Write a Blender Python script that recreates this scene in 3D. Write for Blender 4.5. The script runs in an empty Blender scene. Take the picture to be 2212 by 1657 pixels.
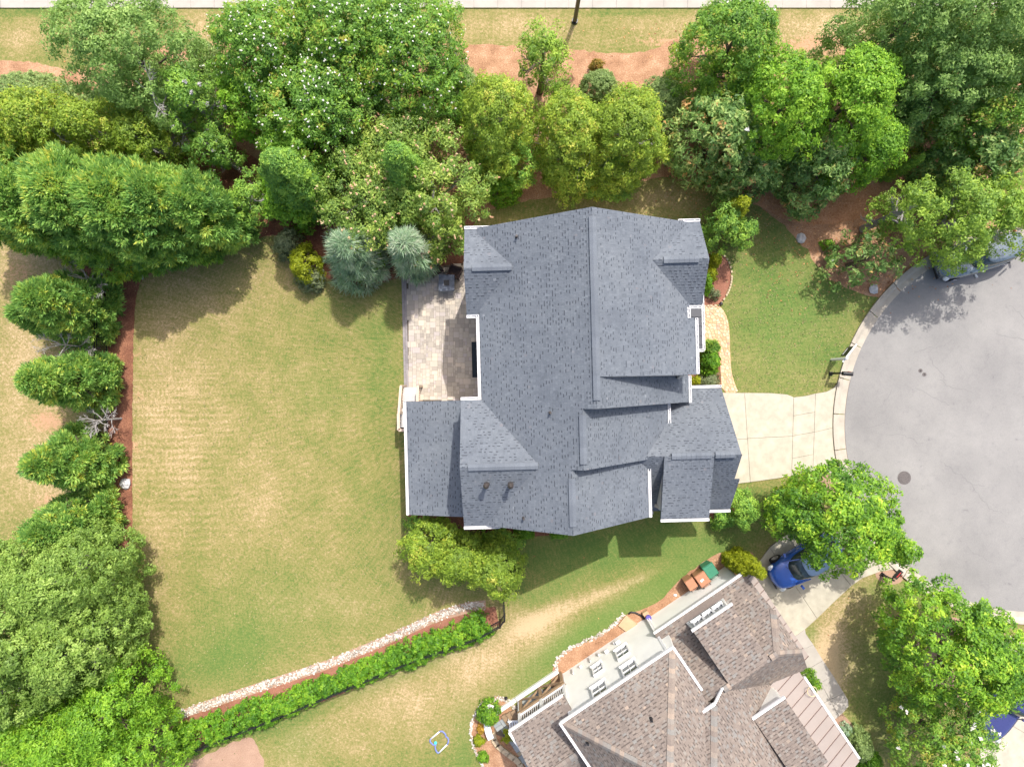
import bpy, bmesh, math, random
import numpy as np
from mathutils import Vector
from mathutils.geometry import tessellate_polygon

# ------------------------------------------------------------------ camera, light, exposure
SC = bpy.context.scene
COL = SC.collection
H = 37.0                                    # the drone hovers 37 m above the lawn, looking straight down
PX = 40.0                                   # photo units per metre at ground level
cam = bpy.data.cameras.new('camera'); co = bpy.data.objects.new('camera', cam); COL.objects.link(co)
co.location = (0, 0, H); co.rotation_euler = (0, 0, 0)
cam.sensor_width = 36; cam.lens = 18*PX*H/1106; cam.clip_end = 900; cam.clip_start = .5
SC.camera = co
SUN_EL, SUN_AZ = math.radians(58), math.atan2(.93, .37)      # shadows fall towards the lower left
w = bpy.data.worlds.new('World'); SC.world = w; w.use_nodes = True
nt = w.node_tree; nt.nodes.clear()
sky = nt.nodes.new('ShaderNodeTexSky'); sky.sky_type = 'NISHITA'; sky.sun_disc = False
sky.sun_elevation = SUN_EL; sky.sun_rotation = math.pi/2-SUN_AZ; sky.dust_density = 4; sky.air_density = .8; sky.ozone_density = .6
bg = nt.nodes.new('ShaderNodeBackground'); bg.inputs[1].default_value = .15
wo = nt.nodes.new('ShaderNodeOutputWorld')
nt.links.new(sky.outputs[0], bg.inputs[0]); nt.links.new(bg.outputs[0], wo.inputs[0])
sl = bpy.data.lights.new('sun', 'SUN'); sl.energy = 2.7; sl.angle = math.radians(.55); sl.color = (1, .955, .89)
so = bpy.data.objects.new('sun', sl); COL.objects.link(so)
sd = Vector((math.cos(SUN_AZ)*math.cos(SUN_EL), math.sin(SUN_AZ)*math.cos(SUN_EL), math.sin(SUN_EL)))
so.rotation_euler = sd.to_track_quat('Z', 'Y').to_euler(); so.location = (20, 20, 60)
SC.view_settings.view_transform = 'Standard'; SC.view_settings.look = 'None'
SC.view_settings.gamma = 1; SC.view_settings.use_curve_mapping = False
SC.view_settings.exposure = .97
try:
    SC.cycles.max_bounces = 5; SC.cycles.diffuse_bounces = 3; SC.cycles.transparent_max_bounces = 4
except Exception: pass

def W(x, y, z=0.):
    f = (H-z)/(PX*H); return ((x-1106)*f, (828.5-y)*f, z)
rng = np.random.default_rng(7); random.seed(7)

# ------------------------------------------------------------------ materials
def newmat(name):
    m = bpy.data.materials.new(name); m.use_nodes = True
    n = m.node_tree.nodes; return m, n, m.node_tree.links, n['Principled BSDF']
def ramp(n, stops):
    r = n.new('ShaderNodeValToRGB'); e = r.color_ramp.elements
    e[0].position, e[0].color = stops[0][0], (*stops[0][1], 1)
    e[1].position, e[1].color = stops[-1][0], (*stops[-1][1], 1)
    for p, c in stops[1:-1]:
        x = e.new(p); x.color = (*c, 1)
    return r
def noise(n, l, scale, detail=4, rough=.6, coord='Object'):
    t = n.new('ShaderNodeTexCoord'); x = n.new('ShaderNodeTexNoise')
    x.inputs['Scale'].default_value = scale; x.inputs['Detail'].default_value = detail; x.inputs['Roughness'].default_value = rough
    if coord == 'World':
        g = n.new('ShaderNodeNewGeometry'); l.new(g.outputs['Position'], x.inputs['Vector'])
    else: l.new(t.outputs[coord], x.inputs['Vector'])
    return x
def math_(n, l, op, a, b):
    m = n.new('ShaderNodeMath'); m.operation = op
    for i, v in enumerate((a, b)):
        if isinstance(v, (int, float)): m.inputs[i].default_value = v
        else: l.new(v, m.inputs[i])
    return m.outputs[0]
def bump(n, l, p, src, strength, dist=.02):
    b = n.new('ShaderNodeBump'); b.inputs['Strength'].default_value = strength; b.inputs['Distance'].default_value = dist
    l.new(src, b.inputs['Height']); l.new(b.outputs[0], p.inputs['Normal'])
def mix(n, l, fac, a, b, typ='MIX'):
    m = n.new('ShaderNodeMix'); m.data_type = 'RGBA'; m.blend_type = typ
    if isinstance(fac, (int, float)): m.inputs[0].default_value = fac
    else: l.new(fac, m.inputs[0])
    for i, v in ((6, a), (7, b)):
        if isinstance(v, tuple): m.inputs[i].default_value = (*v, 1)
        else: l.new(v, m.inputs[i])
    return m.outputs[2]
def plain(name, c, rough=.7, var=.12, scale=3., metal=0., spec=.4, bmp=0., bscale=40):
    m, n, l, p = newmat(name)
    x = noise(n, l, scale, 5, .65, 'World')
    d = tuple(v*(1-var) for v in c); b = tuple(min(1, v*(1+var)) for v in c)
    r = ramp(n, [(.3, d), (.7, b)]); l.new(x.outputs[0], r.inputs[0]); l.new(r.outputs[0], p.inputs['Base Color'])
    p.inputs['Roughness'].default_value = rough; p.inputs['Metallic'].default_value = metal
    p.inputs['Specular IOR Level'].default_value = spec
    if 'car_paint' in name or 'silver' in name: p.inputs['Coat Weight'].default_value = .8; p.inputs['Coat Roughness'].default_value = .06
    if bmp: bump(n, l, p, noise(n, l, bscale, 3, .6, 'World').outputs[0], bmp)
    return m
def attrmat(name, stops, rough=.9, grain=.15, gscale=30, spec=.2, bmp=.3):
    """colour picked by each piece's own value v"""
    m, n, l, p = newmat(name)
    a = n.new('ShaderNodeAttribute'); a.attribute_name = 'v'
    r = ramp(n, stops); l.new(a.outputs['Fac'], r.inputs[0])
    x = noise(n, l, gscale, 4, .7, 'World'); y = noise(n, l, .5, 3, .6, 'World')
    g = ramp(n, [(.25, (1-grain,)*3), (.75, (1+grain,)*3)]); l.new(x.outputs[0], g.inputs[0])
    g2 = ramp(n, [(.32, (.88, .885, .90)), (.5, (1, 1, 1)), (.68, (1.09, 1.08, 1.06))]); l.new(y.outputs[0], g2.inputs[0])
    c = mix(n, l, 1., r.outputs[0], g.outputs[0], 'MULTIPLY'); c = mix(n, l, 1., c, g2.outputs[0], 'MULTIPLY')
    l.new(c, p.inputs['Base Color']); p.inputs['Roughness'].default_value = rough
    p.inputs['Specular IOR Level'].default_value = spec
    if bmp: bump(n, l, p, x.outputs[0], bmp, .01)
    return m
def leafmat(name, stops, trans=.28, rough=.55, spec=.35):
    m, n, l, p = newmat(name)
    a = n.new('ShaderNodeAttribute'); a.attribute_name = 'v'
    r = ramp(n, stops); l.new(a.outputs['Fac'], r.inputs[0])
    l.new(r.outputs[0], p.inputs['Base Color']); p.inputs['Roughness'].default_value = rough
    p.inputs['Specular IOR Level'].default_value = spec
    t = n.new('ShaderNodeBsdfTranslucent'); hs = n.new('ShaderNodeHueSaturation')
    hs.inputs['Value'].default_value = 1.5; hs.inputs['Hue'].default_value = .485; l.new(r.outputs[0], hs.inputs['Color']); l.new(hs.outputs[0], t.inputs[0])
    s = n.new('ShaderNodeMixShader'); s.inputs[0].default_value = trans
    o = n['Material Output']; l.new(p.outputs[0], s.inputs[1]); l.new(t.outputs[0], s.inputs[2]); l.new(s.outputs[0], o.inputs[0])
    return m
M = {}
M['white'] = plain('white_paint', (.68, .68, .68), .5, .04)
M['siding'] = plain('white_siding', (.66, .66, .62), .6, .05, 1.2)
M['cream'] = plain('cream_stucco', (.55, .50, .42), .8, .08, 2)
M['glass'] = plain('dark_glass', (.03, .05, .055), .08, .2, 2, 0, .8)
M['shade'] = plain('window_blind', (.34, .36, .33), .6, .1, 3)
M['black'] = plain('black_metal', (.016, .016, .018), .4, .2, 5)
M['bronze'] = plain('bronze_metal', (.05, .042, .038), .45, .2, 5)
M['rubber'] = plain('rubber', (.012, .012, .013), .8, .2, 5)
M['bark'] = plain('bark', (.13, .10, .075), .9, .35, 8, 0, .2, .5)
M['greybark'] = plain('grey_bark', (.30, .28, .27), .9, .25, 8, 0, .2, .4)
M['concrete'] = plain('concrete', (.405, .372, .295), .9, .15, 1.9, 0, .2, .25, 60)
M['curbmat'] = plain('curb_concrete', (.385, .345, .285), .9, .14, 1.6, 0, .2, .25, 60)
M['walkconc'] = plain('pale_walk_concrete', (.375, .345, .305), .9, .10, 1.3, 0, .2, .25, 60)
M['jointmat'] = plain('joint_dirt', (.12, .095, .07), .95, .2, 6)
M['rock'] = plain('pale_rock', (.46, .45, .45), .9, .25, 5, 0, .2, .6, 12)
M['rootwood'] = plain('weathered_wood', (.38, .29, .20), .8, .2, 5)
M['brownwood'] = plain('stained_timber', (.25, .17, .10), .75, .2, 5)
M['composite'] = plain('pale_decking', (.50, .49, .48), .7, .06, 4)
M['peachrail'] = plain('tan_handrail', (.56, .43, .33), .6, .08, 4)
M['wicker'] = plain('brown_wicker', (.060, .036, .030), .7, .4, 25, 0, .3, .6, 60)
M['firetop'] = plain('slate_top', (.10, .12, .16), .5, .35, 6)
M['mauvemetal'] = plain('mauve_metal', (.31, .262, .232), .42, .05, .8, .15, .5)
M['seam'] = plain('mauve_seam', (.20, .15, .135), .4, .05, 1, .2)
M['charmetal'] = plain('charcoal_metal', (.075, .078, .085), .4, .06, 1, .3, .5)
M['brownbin'] = plain('terracotta_bin', (.40, .19, .11), .55, .06, 4)
M['greenbin'] = plain('green_bin', (.045, .20, .12), .5, .06, 4)
M['purple'] = plain('violet_plastic', (.10, .08, .33), .4, .05)
M['bluefoam'] = plain('blue_foam', (.16, .20, .45), .5, .08)
M['teal'] = plain('teal_ball', (.06, .60, .60), .4, .03)
M['bluepaint'] = plain('blue_car_paint', (.02, .095, .42), .22, .05, 1, .1, .7)
M['navypaint'] = plain('navy_car_paint', (.04, .045, .16), .22, .05, 1, .1, .7)
M['darkpaint'] = plain('dark_silver_paint', (.13, .165, .19), .25, .05, 1, .3, .7)
M['skysheen'] = plain('blue_roof_sky_sheen', (.26, .36, .50), .4, .08, 2)  # pale sky reflection on the blue car's roof, put into its colour
M['chrome'] = plain('chrome', (.6, .6, .62), .2, .05, 1, .9)
M['lamp'] = plain('clear_lamp', (.55, .58, .6), .15, .05)
M['red'] = plain('red_plastic', (.35, .03, .03), .5, .05)
M['postmat'] = plain('weathered_pole', (.13, .125, .11), .7, .2, 6)
M['rectangle'] = plain('blue_black', (.018, .026, .036), .9, .2, 8)
M['manhole'] = plain('cast_iron', (.13, .115, .11), .7, .25, 14, .4, .4, .6, 40)
M['tan'] = plain('tan_mortar', (.50, .33, .20), .9, .12, 3, 0, .2, .3)
M['gold'] = plain('beige_hose', (.5, .42, .25), .5, .05)
M['edging'] = plain('edging_stone', (.45, .36, .24), .9, .15, 6, 0, .2, .4)

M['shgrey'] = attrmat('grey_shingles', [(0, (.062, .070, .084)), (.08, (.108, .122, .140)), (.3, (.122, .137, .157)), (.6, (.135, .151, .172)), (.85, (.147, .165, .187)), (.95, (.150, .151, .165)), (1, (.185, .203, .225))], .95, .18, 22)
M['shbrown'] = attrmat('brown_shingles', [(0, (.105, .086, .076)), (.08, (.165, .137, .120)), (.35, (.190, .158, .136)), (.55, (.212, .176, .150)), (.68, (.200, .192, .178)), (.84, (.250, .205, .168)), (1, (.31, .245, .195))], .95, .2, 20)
M['paver'] = attrmat('paver', [(0, (.33, .295, .255)), (.35, (.40, .355, .30)), (.6, (.47, .415, .345)), (.8, (.42, .37, .35)), (1, (.56, .48, .38))], .9, .1, 30)
M['paverdark'] = attrmat('border_paver', [(0, (.22, .20, .20)), (1, (.29, .265, .26))], .9, .1, 30)
M['flag'] = attrmat('peach_flagstone', [(0, (.56, .31, .17)), (.35, (.62, .40, .25)), (.7, (.66, .47, .32)), (.9, (.58, .33, .19)), (.965, (.50, .34, .24)), (1, (.24, .19, .17))], .9, .14, 14)
M['blueflag'] = attrmat('blue_flagstone', [(0, (.24, .27, .27)), (.4, (.31, .33, .33)), (.7, (.29, .31, .27)), (.85, (.36, .30, .20)), (1, (.36, .36, .34))], .85, .12, 10)
M['pebble'] = attrmat('pebble', [(0, (.20, .17, .14)), (.35, (.38, .33, .28)), (.7, (.54, .49, .43)), (1, (.68, .65, .60))], .8, .1, 20)
M['leaflitter'] = attrmat('dry_leaf', [(0, (.24, .10, .05)), (.5, (.44, .20, .08)), (1, (.62, .36, .17))], .8, .1, 20)

def ground_mat():
    m, n, l, p = newmat('lawn')
    a = n.new('ShaderNodeAttribute'); a.attribute_name = 'lawn'; s = n.new('ShaderNodeSeparateColor'); l.new(a.outputs['Color'], s.inputs[0])
    n1 = noise(n, l, .55, 5, .62, 'World'); n2 = noise(n, l, 4.2, 5, .9, 'World'); n3 = noise(n, l, 8.5, 4, .95, 'World')
    v = math_(n, l, 'ADD', s.outputs[0], math_(n, l, 'MULTIPLY', math_(n, l, 'SUBTRACT', n1.outputs[0], .5), .8))
    v = math_(n, l, 'ADD', v, math_(n, l, 'MULTIPLY', math_(n, l, 'SUBTRACT', n2.outputs[0], .5), 1.5))
    v = math_(n, l, 'ADD', v, math_(n, l, 'MULTIPLY', math_(n, l, 'SUBTRACT', n3.outputs[0], .5), 2.0))
    r = ramp(n, [(0, (.082, .140, .034)), (.25, (.152, .172, .048)), (.5, (.232, .202, .074)), (.75, (.325, .250, .125)), (1, (.50, .365, .22))])
    wv = n.new('ShaderNodeTexWave'); wv.wave_type = 'BANDS'; wv.bands_direction = 'Y'; wv.inputs['Scale'].default_value = .83; wv.inputs['Distortion'].default_value = 3.5; wv.inputs['Detail Scale'].default_value = 1.5
    gp = n.new('ShaderNodeNewGeometry'); l.new(gp.outputs['Position'], wv.inputs['Vector'])
    v = math_(n, l, 'ADD', v, math_(n, l, 'MULTIPLY', math_(n, l, 'SUBTRACT', wv.outputs['Fac'], .5), math_(n, l, 'MULTIPLY', a.outputs['Alpha'], .13)))
    l.new(v, r.inputs[0])
    so_ = math_(n, l, 'ADD', s.outputs[1], math_(n, l, 'MULTIPLY', math_(n, l, 'SUBTRACT', n2.outputs[0], .5), 1.5))
    rs = ramp(n, [(.42, (0, 0, 0)), (.6, (1, 1, 1))]); l.new(so_, rs.inputs[0])
    soil = ramp(n, [(.3, (.36, .20, .11)), (.7, (.50, .32, .20))]); l.new(n3.outputs[0], soil.inputs[0])
    c = mix(n, l, rs.outputs[0], r.outputs[0], soil.outputs[0])
    lush = ramp(n, [(.3, (.060, .140, .030)), (.7, (.132, .225, .055))]); l.new(n3.outputs[0], lush.inputs[0])
    c = mix(n, l, math_(n, l, 'MULTIPLY', s.outputs[2], .9), c, lush.outputs[0])
    l.new(c, p.inputs['Base Color']); p.inputs['Roughness'].default_value = .95; p.inputs['Specular IOR Level'].default_value = .1
    bump(n, l, p, n3.outputs[0], .6, .05)
    return m
M['lawn'] = ground_mat()
def speckle(name, stops, sc1=1.2, sc2=14, spec=.15, b=.5, fine=60):
    m, n, l, p = newmat(name)
    n1 = noise(n, l, sc1, 4, .6, 'World'); n2 = noise(n, l, sc2, 5, .8, 'World'); n3 = noise(n, l, fine, 2, .7, 'World')
    v = math_(n, l, 'ADD', math_(n, l, 'MULTIPLY', n1.outputs[0], .4), math_(n, l, 'MULTIPLY', n2.outputs[0], .6))
    r = ramp(n, stops); l.new(v, r.inputs[0])
    g = ramp(n, [(.3, (.72, .70, .68)), (.7, (1.25, 1.25, 1.25))]); l.new(n3.outputs[0], g.inputs[0])
    l.new(mix(n, l, 1., r.outputs[0], g.outputs[0], 'MULTIPLY'), p.inputs['Base Color'])
    p.inputs['Roughness'].default_value = .95; p.inputs['Specular IOR Level'].default_value = spec
    bump(n, l, p, n2.outputs[0], b, .04); return m
M['straw'] = speckle('pine_straw', [(.34, (.13, .07, .042)), (.45, (.30, .165, .095)), (.55, (.40, .24, .145)), (.68, (.62, .44, .30))])
M['mulch'] = speckle('red_brown_mulch', [(.35, (.10, .040, .028)), (.5, (.20, .088, .055)), (.62, (.36, .17, .10))])
M['soil'] = speckle('pale_soil', [(.3, (.26, .16, .11)), (.7, (.44, .30, .22))], 1, 20)
M['leafbed'] = speckle('leaf_strewn_straw', [(.3, (.22, .10, .055)), (.45, (.36, .18, .095)), (.58, (.47, .26, .15)), (.7, (.60, .40, .25))], 1.5, 9)
M['orangesoil'] = speckle('orange_clay', [(.3, (.40, .17, .07)), (.7, (.52, .25, .12))], 1, 20)
M['redmulch'] = speckle('fresh_red_mulch', [(.35, (.17, .07, .045)), (.65, (.36, .175, .12))], 1, 20)

def asphalt_mat():
    m, n, l, p = newmat('asphalt')
    n1 = noise(n, l, .25, 5, .6, 'World'); n2 = noise(n, l, 28, 4, .8, 'World'); n4 = noise(n, l, 1.7, 6, .75, 'World')
    r = ramp(n, [(.3, (.198, .194, .188)), (.7, (.268, .261, .248))]); l.new(n1.outputs[0], r.inputs[0])
    g = ramp(n, [(.25, (.80, .80, .82)), (.75, (1.18, 1.17, 1.15))]); l.new(n2.outputs[0], g.inputs[0])
    st = ramp(n, [(.30, (.68, .68, .70)), (.37, (.93, .93, .94)), (.5, (1, 1, 1)), (.66, (1.0, 1, 1)), (.72, (1.1, 1.09, 1.07))]); l.new(n4.outputs[0], st.inputs[0])
    c = mix(n, l, 1., r.outputs[0], g.outputs[0], 'MULTIPLY'); c = mix(n, l, 1., c, st.outputs[0], 'MULTIPLY')
    l.new(c, p.inputs['Base Color']); p.inputs['Roughness'].default_value = .92; p.inputs['Specular IOR Level'].default_value = .2
    bump(n, l, p, n2.outputs[0], .35, .01); return m
M['asphalt'] = asphalt_mat()
M['crack'] = plain('crack_filler', (.165, .16, .16), .9, .2, 8)

LEAF = dict(
 maple=[(0, (.040, .110, .008)), (.45, (.105, .225, .012)), (.8, (.185, .335, .020)), (1, (.30, .41, .03))],
 myrtle=[(0, (.045, .110, .012)), (.5, (.105, .215, .024)), (.85, (.175, .285, .028)), (1, (.24, .23, .035))],
 oak=[(0, (.062, .120, .024)), (.5, (.112, .190, .042)), (1, (.190, .275, .075))],
 bright=[(0, (.060, .150, .008)), (.5, (.130, .270, .014)), (1, (.24, .39, .03))],
 cypress=[(0, (.050, .120, .020)), (.5, (.115, .215, .030)), (.85, (.200, .310, .045)), (1, (.27, .33, .04))],
 greencyp=[(0, (.055, .135, .022)), (.5, (.120, .230, .032)), (1, (.220, .34, .045))],
 bluecyp=[(0, (.050, .115, .028)), (.5, (.110, .200, .042)), (.9, (.205, .300, .066)), (1, (.30, .33, .05))],
 pine=[(0, (.085, .145, .012)), (.5, (.165, .255, .022)), (.88, (.27, .350, .036)), (1, (.33, .33, .05))],
 spruce=[(0, (.080, .135, .080)), (.5, (.150, .220, .135)), (1, (.26, .34, .225))],
 magnolia=[(0, (.040, .090, .018)), (.4, (.080, .150, .032)), (.75, (.165, .24, .070)), (.93, (.27, .31, .10)), (1, (.38, .19, .07))],
 mimosa=[(0, (.055, .105, .018)), (.5, (.120, .190, .030)), (1, (.24, .30, .06))],
 shrub=[(0, (.070, .115, .032)), (.5, (.130, .190, .060)), (1, (.23, .30, .11))],
 hedge=[(0, (.040, .120, .006)), (.5, (.095, .230, .010)), (1, (.20, .34, .018))],
 lime=[(0, (.150, .20, .008)), (.5, (.285, .340, .012)), (1, (.42, .45, .025))],
 grove=[(0, (.070, .125, .018)), (.5, (.125, .205, .034)), (1, (.22, .31, .070))],
 golden=[(0, (.40, .24, .03)), (1, (.62, .43, .08))],
 sparse=[(0, (.075, .145, .018)), (.5, (.145, .240, .028)), (1, (.25, .35, .045))],
 dusty=[(0, (.12, .16, .07)), (.5, (.20, .245, .12)), (1, (.30, .34, .18))],
 blossom=[(0, (.72, .66, .56)), (1, (.80, .79, .74))],
 pink=[(0, (.60, .32, .20)), (.5, (.72, .50, .30)), (1, (.76, .66, .42))],
 tips=[(0, (.26, .25, .26)), (1, (.40, .37, .37))],
 orangebush=[(0, (.14, .15, .02)), (.6, (.28, .20, .03)), (1, (.42, .22, .04))],
)
for k, v in LEAF.items():
    if k not in ('blossom', 'tips', 'pink', 'golden', 'lime', 'orangebush', 'dusty'):
        g = dict(bluecyp=1.9, cypress=1.85, oak=1.6, shrub=1.6, pine=1.2, hedge=1.15, bright=1.2, maple=1.2, mimosa=1.6, spruce=2.0, magnolia=1.6, grove=1.45).get(k, 1.35)
        LEAF[k] = [(p, (min(.6, c[0]*g*1.17), min(.62, c[1]*g*1.14), c[2]*g*1.1+.006)) for p, c in v]
LM = {k: leafmat('leaves_'+k, v, .08 if k in ('blossom', 'tips') else .36) for k, v in LEAF.items()}

# ------------------------------------------------------------------ mesh helpers
def tag(o, label=None, cat=None, group=None, kind=None):
    if label: o['label'] = label
    if cat: o['category'] = cat
    if group: o['group'] = group
    if kind: o['kind'] = kind
    return o
def empty(name, loc=(0, 0, 0), rz=0):
    o = bpy.data.objects.new(name, None); o.empty_display_size = .2; o.location = loc; o.rotation_euler = (0, 0, rz); COL.objects.link(o); return o
def thing(name, label, cat, loc=(0, 0, 0), rz=0, group=None):
    return tag(empty(name, loc, rz), label, cat, group)
def mesh_(name, V, F, mat, v=None, smooth=False):
    me = bpy.data.meshes.new(name); me.from_pydata(V, [], F)
    if v is not None:
        a = me.attributes.new('v', 'FLOAT', 'FACE'); a.data.foreach_set('value', np.asarray(v, dtype=np.float32))
    me.materials.append(mat)
    if smooth: me.polygons.foreach_set('use_smooth', [True]*len(me.polygons))
    return me
def link(name, me, parent=None, loc=None):
    o = bpy.data.objects.new(name, me); COL.objects.link(o)
    if parent is not None: o.parent = parent
    if loc is not None: o.location = loc
    return o
class MB:
    """collects boxes, tubes and prisms; build() links them as one mesh object (world coordinates made local to the parent)"""
    def __init__(s): s.V = []; s.F = []; s.v = []
    def add(s, V, F, v=.5):
        b = len(s.V); s.V += [tuple(p) for p in V]; s.F += [tuple(b+i for i in f) for f in F]; s.v += [v]*len(F); return s
    def box(s, c, d, rz=0, v=.5, ry=0, tp=1.):
        x, y, z = d[0]/2, d[1]/2, d[2]/2; cs, sn = math.cos(rz), math.sin(rz); cy, sy = math.cos(ry), math.sin(ry)
        P = []
        for k, (i, j, q) in enumerate([(-1, -1, -1), (1, -1, -1), (1, 1, -1), (-1, 1, -1), (-1, -1, 1), (1, -1, 1), (1, 1, 1), (-1, 1, 1)]):
            t = tp if q > 0 else 1.
            a, b, e = i*x*t, j*y*t, q*z
            a, e = a*cy+e*sy, -a*sy+e*cy
            P.append((c[0]+a*cs-b*sn, c[1]+a*sn+b*cs, c[2]+e))
        return s.add(P, [(3, 2, 1, 0), (4, 5, 6, 7), (0, 1, 5, 4), (1, 2, 6, 5), (2, 3, 7, 6), (3, 0, 4, 7)], v)
    def beam(s, a, b, wd, ht, v=.5):
        """square bar from a to b"""
        a, b = Vector(a), Vector(b); d = (b-a)
        if d.length < 1e-6: return s
        d.normalize(); u = Vector((0, 0, 1)) if abs(d.z) < .95 else Vector((1, 0, 0))
        r = d.cross(u).normalized(); u = r.cross(d).normalized(); P = []
        for p in (a, b):
            for i, j in ((-1, -1), (1, -1), (1, 1), (-1, 1)): P.append(p+r*(i*wd/2)+u*(j*ht/2))
        return s.add(P, [(3, 2, 1, 0), (4, 5, 6, 7), (0, 1, 5, 4), (1, 2, 6, 5), (2, 3, 7, 6), (3, 0, 4, 7)], v)
    def tube(s, pts, rad, n=6, v=.5, cap=True):
        pts = [Vector(p) for p in pts]; rad = rad if hasattr(rad, '__len__') else [rad]*len(pts); V = []; F = []
        pr = None
        for i, p in enumerate(pts):
            d = (pts[min(i+1, len(pts)-1)]-pts[max(i-1, 0)]).normalized()
            if pr is None: pr = d.orthogonal().normalized()
            pr = (pr-d*pr.dot(d)); pr = pr.normalized() if pr.length > 1e-5 else d.orthogonal().normalized()
            q = d.cross(pr)
            for k in range(n):
                a = 2*math.pi*k/n; V.append(p+(pr*math.cos(a)+q*math.sin(a))*rad[i])
        for i in range(len(pts)-1):
            for k in range(n):
                k2 = (k+1) % n; F.append((i*n+k, i*n+k2, (i+1)*n+k2, (i+1)*n+k))
        if cap: F.append(tuple(range(n))[::-1]); F.append(tuple((len(pts)-1)*n+k for k in range(n)))
        return s.add(V, F, v)
    def prism(s, poly, z0, z1, v=.5):
        n = len(poly); V = [(p[0], p[1], z0) for p in poly]+[(p[0], p[1], z1) for p in poly]
        F = [(k, (k+1) % n, n+(k+1) % n, n+k) for k in range(n)]
        if n <= 4: F += [tuple(range(n))[::-1], tuple(n+k for k in range(n))]
        else:
            for t in tessellate_polygon([[Vector((p[0], p[1], 0)) for p in poly]]):
                F += [(t[0]+n, t[1]+n, t[2]+n), (t[2], t[1], t[0])]
        return s.add(V, F, v)
    def disc(s, c, r, h, n=16, v=.5, r2=None):
        r2 = r if r2 is None else r2
        V = [(c[0]+r*math.cos(2*math.pi*k/n), c[1]+r*math.sin(2*math.pi*k/n), c[2]) for k in range(n)]
        V += [(c[0]+r2*math.cos(2*math.pi*k/n), c[1]+r2*math.sin(2*math.pi*k/n), c[2]+h) for k in range(n)]
        return s.add(V, [(k, (k+1) % n, n+(k+1) % n, n+k) for k in range(n)]+[tuple(n+k for k in range(n)), tuple(range(n))[::-1]], v)
    def ball(s, c, r, n=8, m=5, sq=(1, 1, 1), v=.5, jit=0, seed=0):
        R = random.Random(seed); V = [(c[0], c[1], c[2]+r*sq[2])]; F = []
        for i in range(1, m):
            for k in range(n):
                t, a = math.pi*i/m, 2*math.pi*k/n; q = r*(1+R.uniform(-jit, jit))
                V.append((c[0]+q*sq[0]*math.sin(t)*math.cos(a), c[1]+q*sq[1]*math.sin(t)*math.sin(a), c[2]+q*sq[2]*math.cos(t)))
        V.append((c[0], c[1], c[2]-r*sq[2])); L = len(V)-1
        for k in range(n): F.append((0, 1+k, 1+(k+1) % n)); F.append((L, L-n+(k+1) % n, L-n+k))
        for i in range(m-2):
            for k in range(n): F.append((1+i*n+k, 1+(i+1)*n+k, 1+(i+1)*n+(k+1) % n, 1+i*n+(k+1) % n))
        return s.add(V, F, v)
    def build(s, name, mat, parent=None, smooth=False):
        V = s.V
        if parent is not None and parent.type == 'EMPTY' and not getattr(s, 'local', False):
            lx, ly, lz = parent.location; rz = -parent.rotation_euler.z; c, sn = math.cos(rz), math.sin(rz)
            V = [((x-lx)*c-(y-ly)*sn, (x-lx)*sn+(y-ly)*c, z-lz) for x, y, z in V]
        return link(name, mesh_(name, V, s.F, mat, s.v, smooth), parent)
def LB():
    m = MB(); m.local = True; return m
def sheet(name, pts, z, mat, parent=None, px=True):
    P = [W(x, y)[:2] if px else (x, y) for x, y in pts]
    V = [(x, y, z) for x, y in P]; vv = [Vector((x, y, 0)) for x, y in P]
    F = []
    for t in tessellate_polygon([vv]):
        a, b, c = (V[i] for i in t)
        F.append(t if (b[0]-a[0])*(c[1]-a[1])-(b[1]-a[1])*(c[0]-a[0]) > 0 else t[::-1])
    o = link(name, mesh_(name, V, F, mat, [.5]*len(F)), parent); tag(o, kind='structure' if parent is None else None); return o
def smooth_poly(pts, it=2, closed=True):
    for _ in range(it):
        q = []; n = len(pts)
        for i in range(n if closed else n-1):
            a, b = pts[i], pts[(i+1) % n]
            q += [(a[0]*.75+b[0]*.25, a[1]*.75+b[1]*.25), (a[0]*.25+b[0]*.75, a[1]*.25+b[1]*.75)]
        pts = q if closed else [pts[0]]+q+[pts[-1]]
    return pts
def rough(pts, amp=3., seed=1, step=9.):
    R = random.Random(seed); out = []; n = len(pts)
    for i in range(n):
        p, q = pts[i], pts[(i+1) % n]; L = math.hypot(q[0]-p[0], q[1]-p[1]); k = max(1, int(L/step))
        for j in range(k): out.append((p[0]+(q[0]-p[0])*j/k+R.uniform(-amp, amp), p[1]+(q[1]-p[1])*j/k+R.uniform(-amp, amp)))
    return out
def inpoly(x, y, P):
    c = False; n = len(P); j = n-1
    for i in range(n):
        if (P[i][1] > y) != (P[j][1] > y) and x < (P[j][0]-P[i][0])*(y-P[i][1])/(P[j][1]-P[i][1])+P[i][0]: c = not c
        j = i
    return c
def clip_half(poly, a, b, c):
    """keep a*x+b*y<=c"""
    out = []; n = len(poly)
    for i in range(n):
        p, q = poly[i], poly[(i+1) % n]; dp, dq = a*p[0]+b*p[1]-c, a*q[0]+b*q[1]-c
        if dp <= 0: out.append(p)
        if (dp < 0 < dq) or (dq < 0 < dp):
            t = dp/(dp-dq); out.append((p[0]+(q[0]-p[0])*t, p[1]+(q[1]-p[1])*t))
    return out
def clip_convex(poly, conv):
    """conv counter-clockwise"""
    for i in range(len(conv)):
        if len(poly) < 3: return []
        p, q = conv[i], conv[(i+1) % len(conv)]
        a, b = (q[1]-p[1]), -(q[0]-p[0]); poly = clip_half(poly, a, b, a*p[0]+b*p[1])
    return poly if len(poly) >= 3 else []
def area2(P): return sum(P[i][0]*P[(i+1) % len(P)][1]-P[(i+1) % len(P)][0]*P[i][1] for i in range(len(P)))/2
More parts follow.
